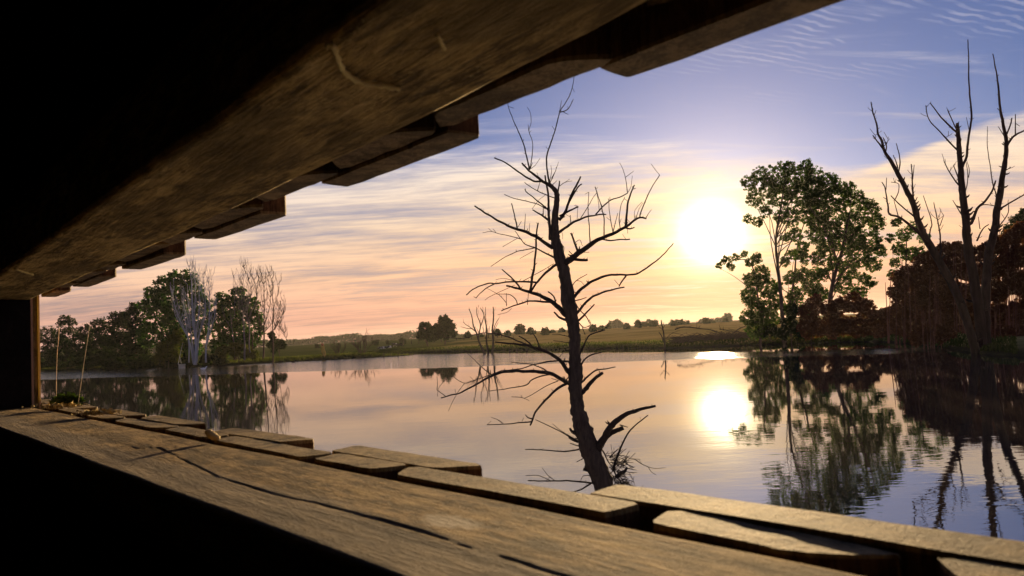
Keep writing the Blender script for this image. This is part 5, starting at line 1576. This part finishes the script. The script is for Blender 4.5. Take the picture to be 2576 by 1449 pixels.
def animals():
    mt, T, out = material('cow_hide')
    tc = T.node('ShaderNodeTexCoord').outputs['Object']
    n = T.noise(tc, 2.2, 1, 0.4)
    c = T.mix(T.maprange(n, 0.49, 0.52), (0.02, 0.018, 0.017), (0.70, 0.68, 0.68))
    b = T.node('ShaderNodeBsdfPrincipled', ins={'Base Color': c, 'Roughness': 0.85})
    T.put(out.inputs[0], b.outputs[0])
    dark = simple_mat('dark_hide', (0.025, 0.022, 0.022), 0.8, 0.3, 3, 0)
    k = 0.62

    def cow(lab, px, lying, mat, rz, grazing=False, nm='cow'):
        p = on_ground(*px)
        h = 0.42 if lying else 1.0
        V = [(0, 0, h + 0.05), (0.55, 0, h + 0.08), (-0.55, 0, h + 0.06), (-0.95, 0, h + 0.08)]
        E_ = [(0, 1), (0, 2), (2, 3)]
        R_ = [0.40, 0.38, 0.38, 0.22]
        if grazing:
            V += [(1.0, 0, h - 0.05), (1.30, 0, h - 0.5), (1.48, 0, h - 0.78)]
        else:
            V += [(0.95, 0, h + 0.25), (1.2, 0, h + 0.48), (1.52, 0, h + 0.38)]
        R_ += [0.24, 0.17, 0.10]
        E_ += [(1, 4), (4, 5), (5, 6)]
        for sx, par in ((0.62, 1), (-0.62, 2)):
            for sy in (-0.2, 0.2):
                i = len(V)
                if lying:
                    V += [(sx, sy * 1.6, 0.25), (sx + 0.35, sy * 2.0, 0.1)]
                else:
                    V += [(sx, sy, 0.55), (sx + 0.04, sy, 0.02)]
                R_ += [0.13, 0.06]
                E_ += [(par, i), (i, i + 1)]
        i = len(V)
        V += [(-1.05, 0, h - 0.25)]
        R_ += [0.04]
        E_ += [(3, i)]
        V = [(a * k, b_ * k, c_ * k) for a, b_, c_ in V]
        R_ = [r * k for r in R_]
        o = skin_mesh(nm, V, E_, R_, mat, p, rz)
        tag(o, lab, 'cow', 'cattle resting on the far bank')
    cow('black and white cow lying on the bank, largest pale one', (978, 876), True, mt, 0.3)
    cow('black and white cow lying left of the largest pale one', (967, 878), True, mt, 2.7)
    cow('pale cow lying farthest left on the bank', (957, 878), True, mt, 0.1)
    cow('black and white cow standing left of the dark grazing one', (994, 873), False, mt, 3.0)
    cow('dark cow grazing with its head down, rightmost on the bank', (1006, 874), False, dark, 0.1, True)
    # water birds
    white = simple_mat('white_feather', (0.8, 0.8, 0.82), 0.7, 0.05, 3, 0)
    def bird(lab, px, mat, s, rz, nm):
        p = on_z(*px, 0.0)
        V = [(0, 0, 0.10), (0.22, 0, 0.14), (-0.25, 0, 0.13), (-0.45, 0, 0.19), (0.33, 0, 0.28), (0.38, 0, 0.42), (0.52, 0, 0.42)]
        E_ = [(0, 1), (0, 2), (2, 3), (1, 4), (4, 5), (5, 6)]
        R_ = [0.17, 0.13, 0.13, 0.04, 0.07, 0.075, 0.02]
        o = skin_mesh(nm, [tuple(c * s for c in v) for v in V], E_, [r * s for r in R_], mat, p, rz)
        tag(o, lab, 'bird')
    bird('white bird floating near the left shore below the slim dead tree', (512, 930), white, 0.95, 0.2, 'water_bird')
    bird('small dark bird floating off the right end of the left grove', (738, 912), dark, 0.8, 0.4, 'water_bird')
    # pale block at the water line
    p = on_z(458, 927, 0.0)
    mb = MB()
    mb.box((0, 0, 0.28), (0.85, 0.6, 0.6), 0.2)
    mb.box((0, 0, 0.62), (0.95, 0.7, 0.08), 0.2)
    o = mb.build('floating_box', simple_mat('pale_box', (0.52, 0.46, 0.36), 0.8, 0.3, 3, 0.3))
    md = o.modifiers.new('bevel', 'BEVEL')
    md.width = 0.06
    md.segments = 2
    o.location = p
    tag(o, 'pale box-like block at the water below the fanned dead tree', 'box')


animals()

# ---------------------------------------------------------------- small things on the hide

def hide_details():
    straw = simple_mat('straw', (0.90, 0.68, 0.30), 0.7, 0.3, 60, 0)
    web = simple_mat('thread', (0.75, 0.62, 0.40), 0.6, 0.2, 80, 0)
    mt, T, out = material('hide_fluff')

    def world_wall(u, n, z):
        return EYEV + (WU * u + WN * n + Vector((0, 0, z))) * S

    def on_lintel(x, y, below=0.003):
        d = ray(x, y)
        for n in np.linspace(N_IN, N_OUT, 60):
            t = n / d.dot(WN)
            u, z = t * d.dot(WU), t * d.z
            f = (n - N_IN) / (N_OUT - N_IN)
            zl = lintel_z(u, True) * (1 - f) + lintel_z(u, False) * f
            if z >= zl - below:
                break
        return world_wall(u, n, zl - below)

    def strand(name, pts, r, mat, label, cat, place, sub=5, group=None):
        P = [place(*p) for p in pts]
        b = P[0].copy()
        Q = catmull([tuple(p - b) for p in P], sub)
        rr = np.full(len(Q), r) * (1 + 0.35 * np.sin(np.arange(len(Q)) * 2.1))
        mb = MB()
        mb.tube(Q, rr, 6)
        o = mb.build(name, mat, smooth=True)
        o.location = b
        tag(o, label, cat, group)
        return o
    strand('straw_stalk', [(818, 92), (838, 115), (850, 150), (868, 182), (905, 205), (960, 212), (1004, 218)], 0.0017, straw, 'bent pale straw stalk clinging under the lintel beam', 'straw', lambda x, y: on_lintel(x, y))
    strand('straw_wisp', [(1100, 85), (1110, 105), (1118, 122)], 0.0010, straw, 'short straw wisp under the lintel right of the bent stalk', 'straw', lambda x, y: on_lintel(x, y))
    strand('straw_wisp', [(38, 676), (60, 684), (82, 690)], 0.0016, straw, 'short straw wisp under the far left end of the lintel', 'straw', lambda x, y: on_lintel(x, y))
    strand('straw_wisp', [(1235, 245), (1255, 222), (1290, 205), (1310, 198)], 0.0020, straw, 'curled straw wisp on the board ends above the dead tree', 'straw', lambda x, y: EYEV + ray(x, y) * (0.455 * S / ray(x, y).dot(WN)))
    # hanging threads at the far end of the slot
    pl = lambda n_: (lambda x, y: EYEV + ray(x, y) * (n_ * S / ray(x, y).dot(WN)))
    strand('spider_thread', [(226, 818), (218, 870), (208, 935), (199, 1000), (191, 1044)], 0.0006, web, 'pale slanting thread hanging down to the far end of the sill', 'thread', pl(0.50), group='threads at the far end of the slot')
    strand('spider_thread', [(149, 825), (147, 860), (144, 890), (142, 960), (142, 1030)], 0.0006, web, 'pale knotted thread hanging between the post and the slanting thread', 'thread', pl(0.50), group='threads at the far end of the slot')
    # pale wood chip on the sill
    u, n = sill_hit(527, 1112, SILL_Z)
    p = world_wall(u, n + 0.004, SILL_Z + 0.006)
    mb = MB()
    Q = catmull([(-0.012, 0.004, 0.010), (-0.006, 0.001, 0.009), (0, -0.001, 0.005), (0.008, -0.004, 0.001), (0.016, -0.007, 0.0)], 4)
    t = np.linspace(0, 1, len(Q))
    mb.tube(Q * 0.62, 0.0012 + 0.0034 * np.sin(math.pi * (0.12 + 0.8 * t)), 10, 0.08)
    o = mb.build('wood_chip', simple_mat('chip', (0.85, 0.62, 0.28), 0.6, 0.2, 90, 0.2), smooth=True)
    o.location = p
    tag(o, 'pale curled wood chip lying on the outer edge of the sill', 'wood chip')
    # lumps of moss and litter on the far board ends
    for i, (x, y, sz, lab) in enumerate([(150, 1030, 0.020, 'tuft of dry moss on the board end beside the far post'), (250, 1047, 0.014, 'small tuft of dry moss on the board ends left of the wood chip')]):
        uu, nn_ = sill_hit(x, y, SILL_Z)
        c = world_wall(uu, min(nn_, 0.495), SILL_Z + 0.006)
        rng = np.random.default_rng(300 + i)
        C = rng.normal(size=(260, 3)) * np.array([sz * 1.1, sz * 0.5, sz * 0.2])
        C[:, 2] = np.abs(C[:, 2])
        o = quads_obj('moss_tuft', leaf_quads(C, 0.006, rng), simple_mat('moss%d' % i, (0.48, 0.36, 0.15), 0.9, 0.4, 50, 0))
        o.location = c
        tag(o, lab, 'moss', kind='stuff')
    # little fern at the far end
    c = EYEV + ray(160, 1029) * (0.50 * S / ray(160, 1029).dot(WN))
    root = empty('fern_sprig', c)
    tag(root, 'small green fern sprig at the far end of the slot', 'fern')
    rng = np.random.default_rng(310)
    for k in range(4):
        a = -0.9 + 0.6 * k
        pts = [Vector((0, 0, -0.05)), Vector((0.010 * a, 0.01, 0.012)), Vector((0.022 * a, 0.012, 0.022)), Vector((0.036 * a, 0.015, 0.014))]
        Q = catmull([tuple(p) for p in pts], 6)
        mb = MB()
        mb.tube(Q, np.full(len(Q), 0.0009), 5)
        st = mb.build('frond', M['leaf_fresh'], root)
        C = np.repeat(Q[5:], 7, axis=0) + rng.normal(size=(len(Q[5:]) * 7, 3)) * 0.005
        quads_obj('leaflets', leaf_quads(C, 0.010, rng), M['leaf_fresh'], st)


hide_details()

# ---------------------------------------------------------------- air

def haze_box():
    mt, T, out = material('haze_air')
    v = T.node('ShaderNodeVolumePrincipled')
    v.inputs['Color'].default_value = (0.95, 0.90, 0.86, 1)
    v.inputs['Density'].default_value = 0.00008
    v.inputs['Anisotropy'].default_value = 0.55
    T.put(out.inputs['Volume'], v.outputs[0])
    mb = MB()
    mb.box((0, 0, 11.0), (4200, 4200, 26.0))
    o = mb.build('haze', mt)
    tag(o, 'thin evening haze over the lake and fields', 'haze', kind='stuff')


haze_box()
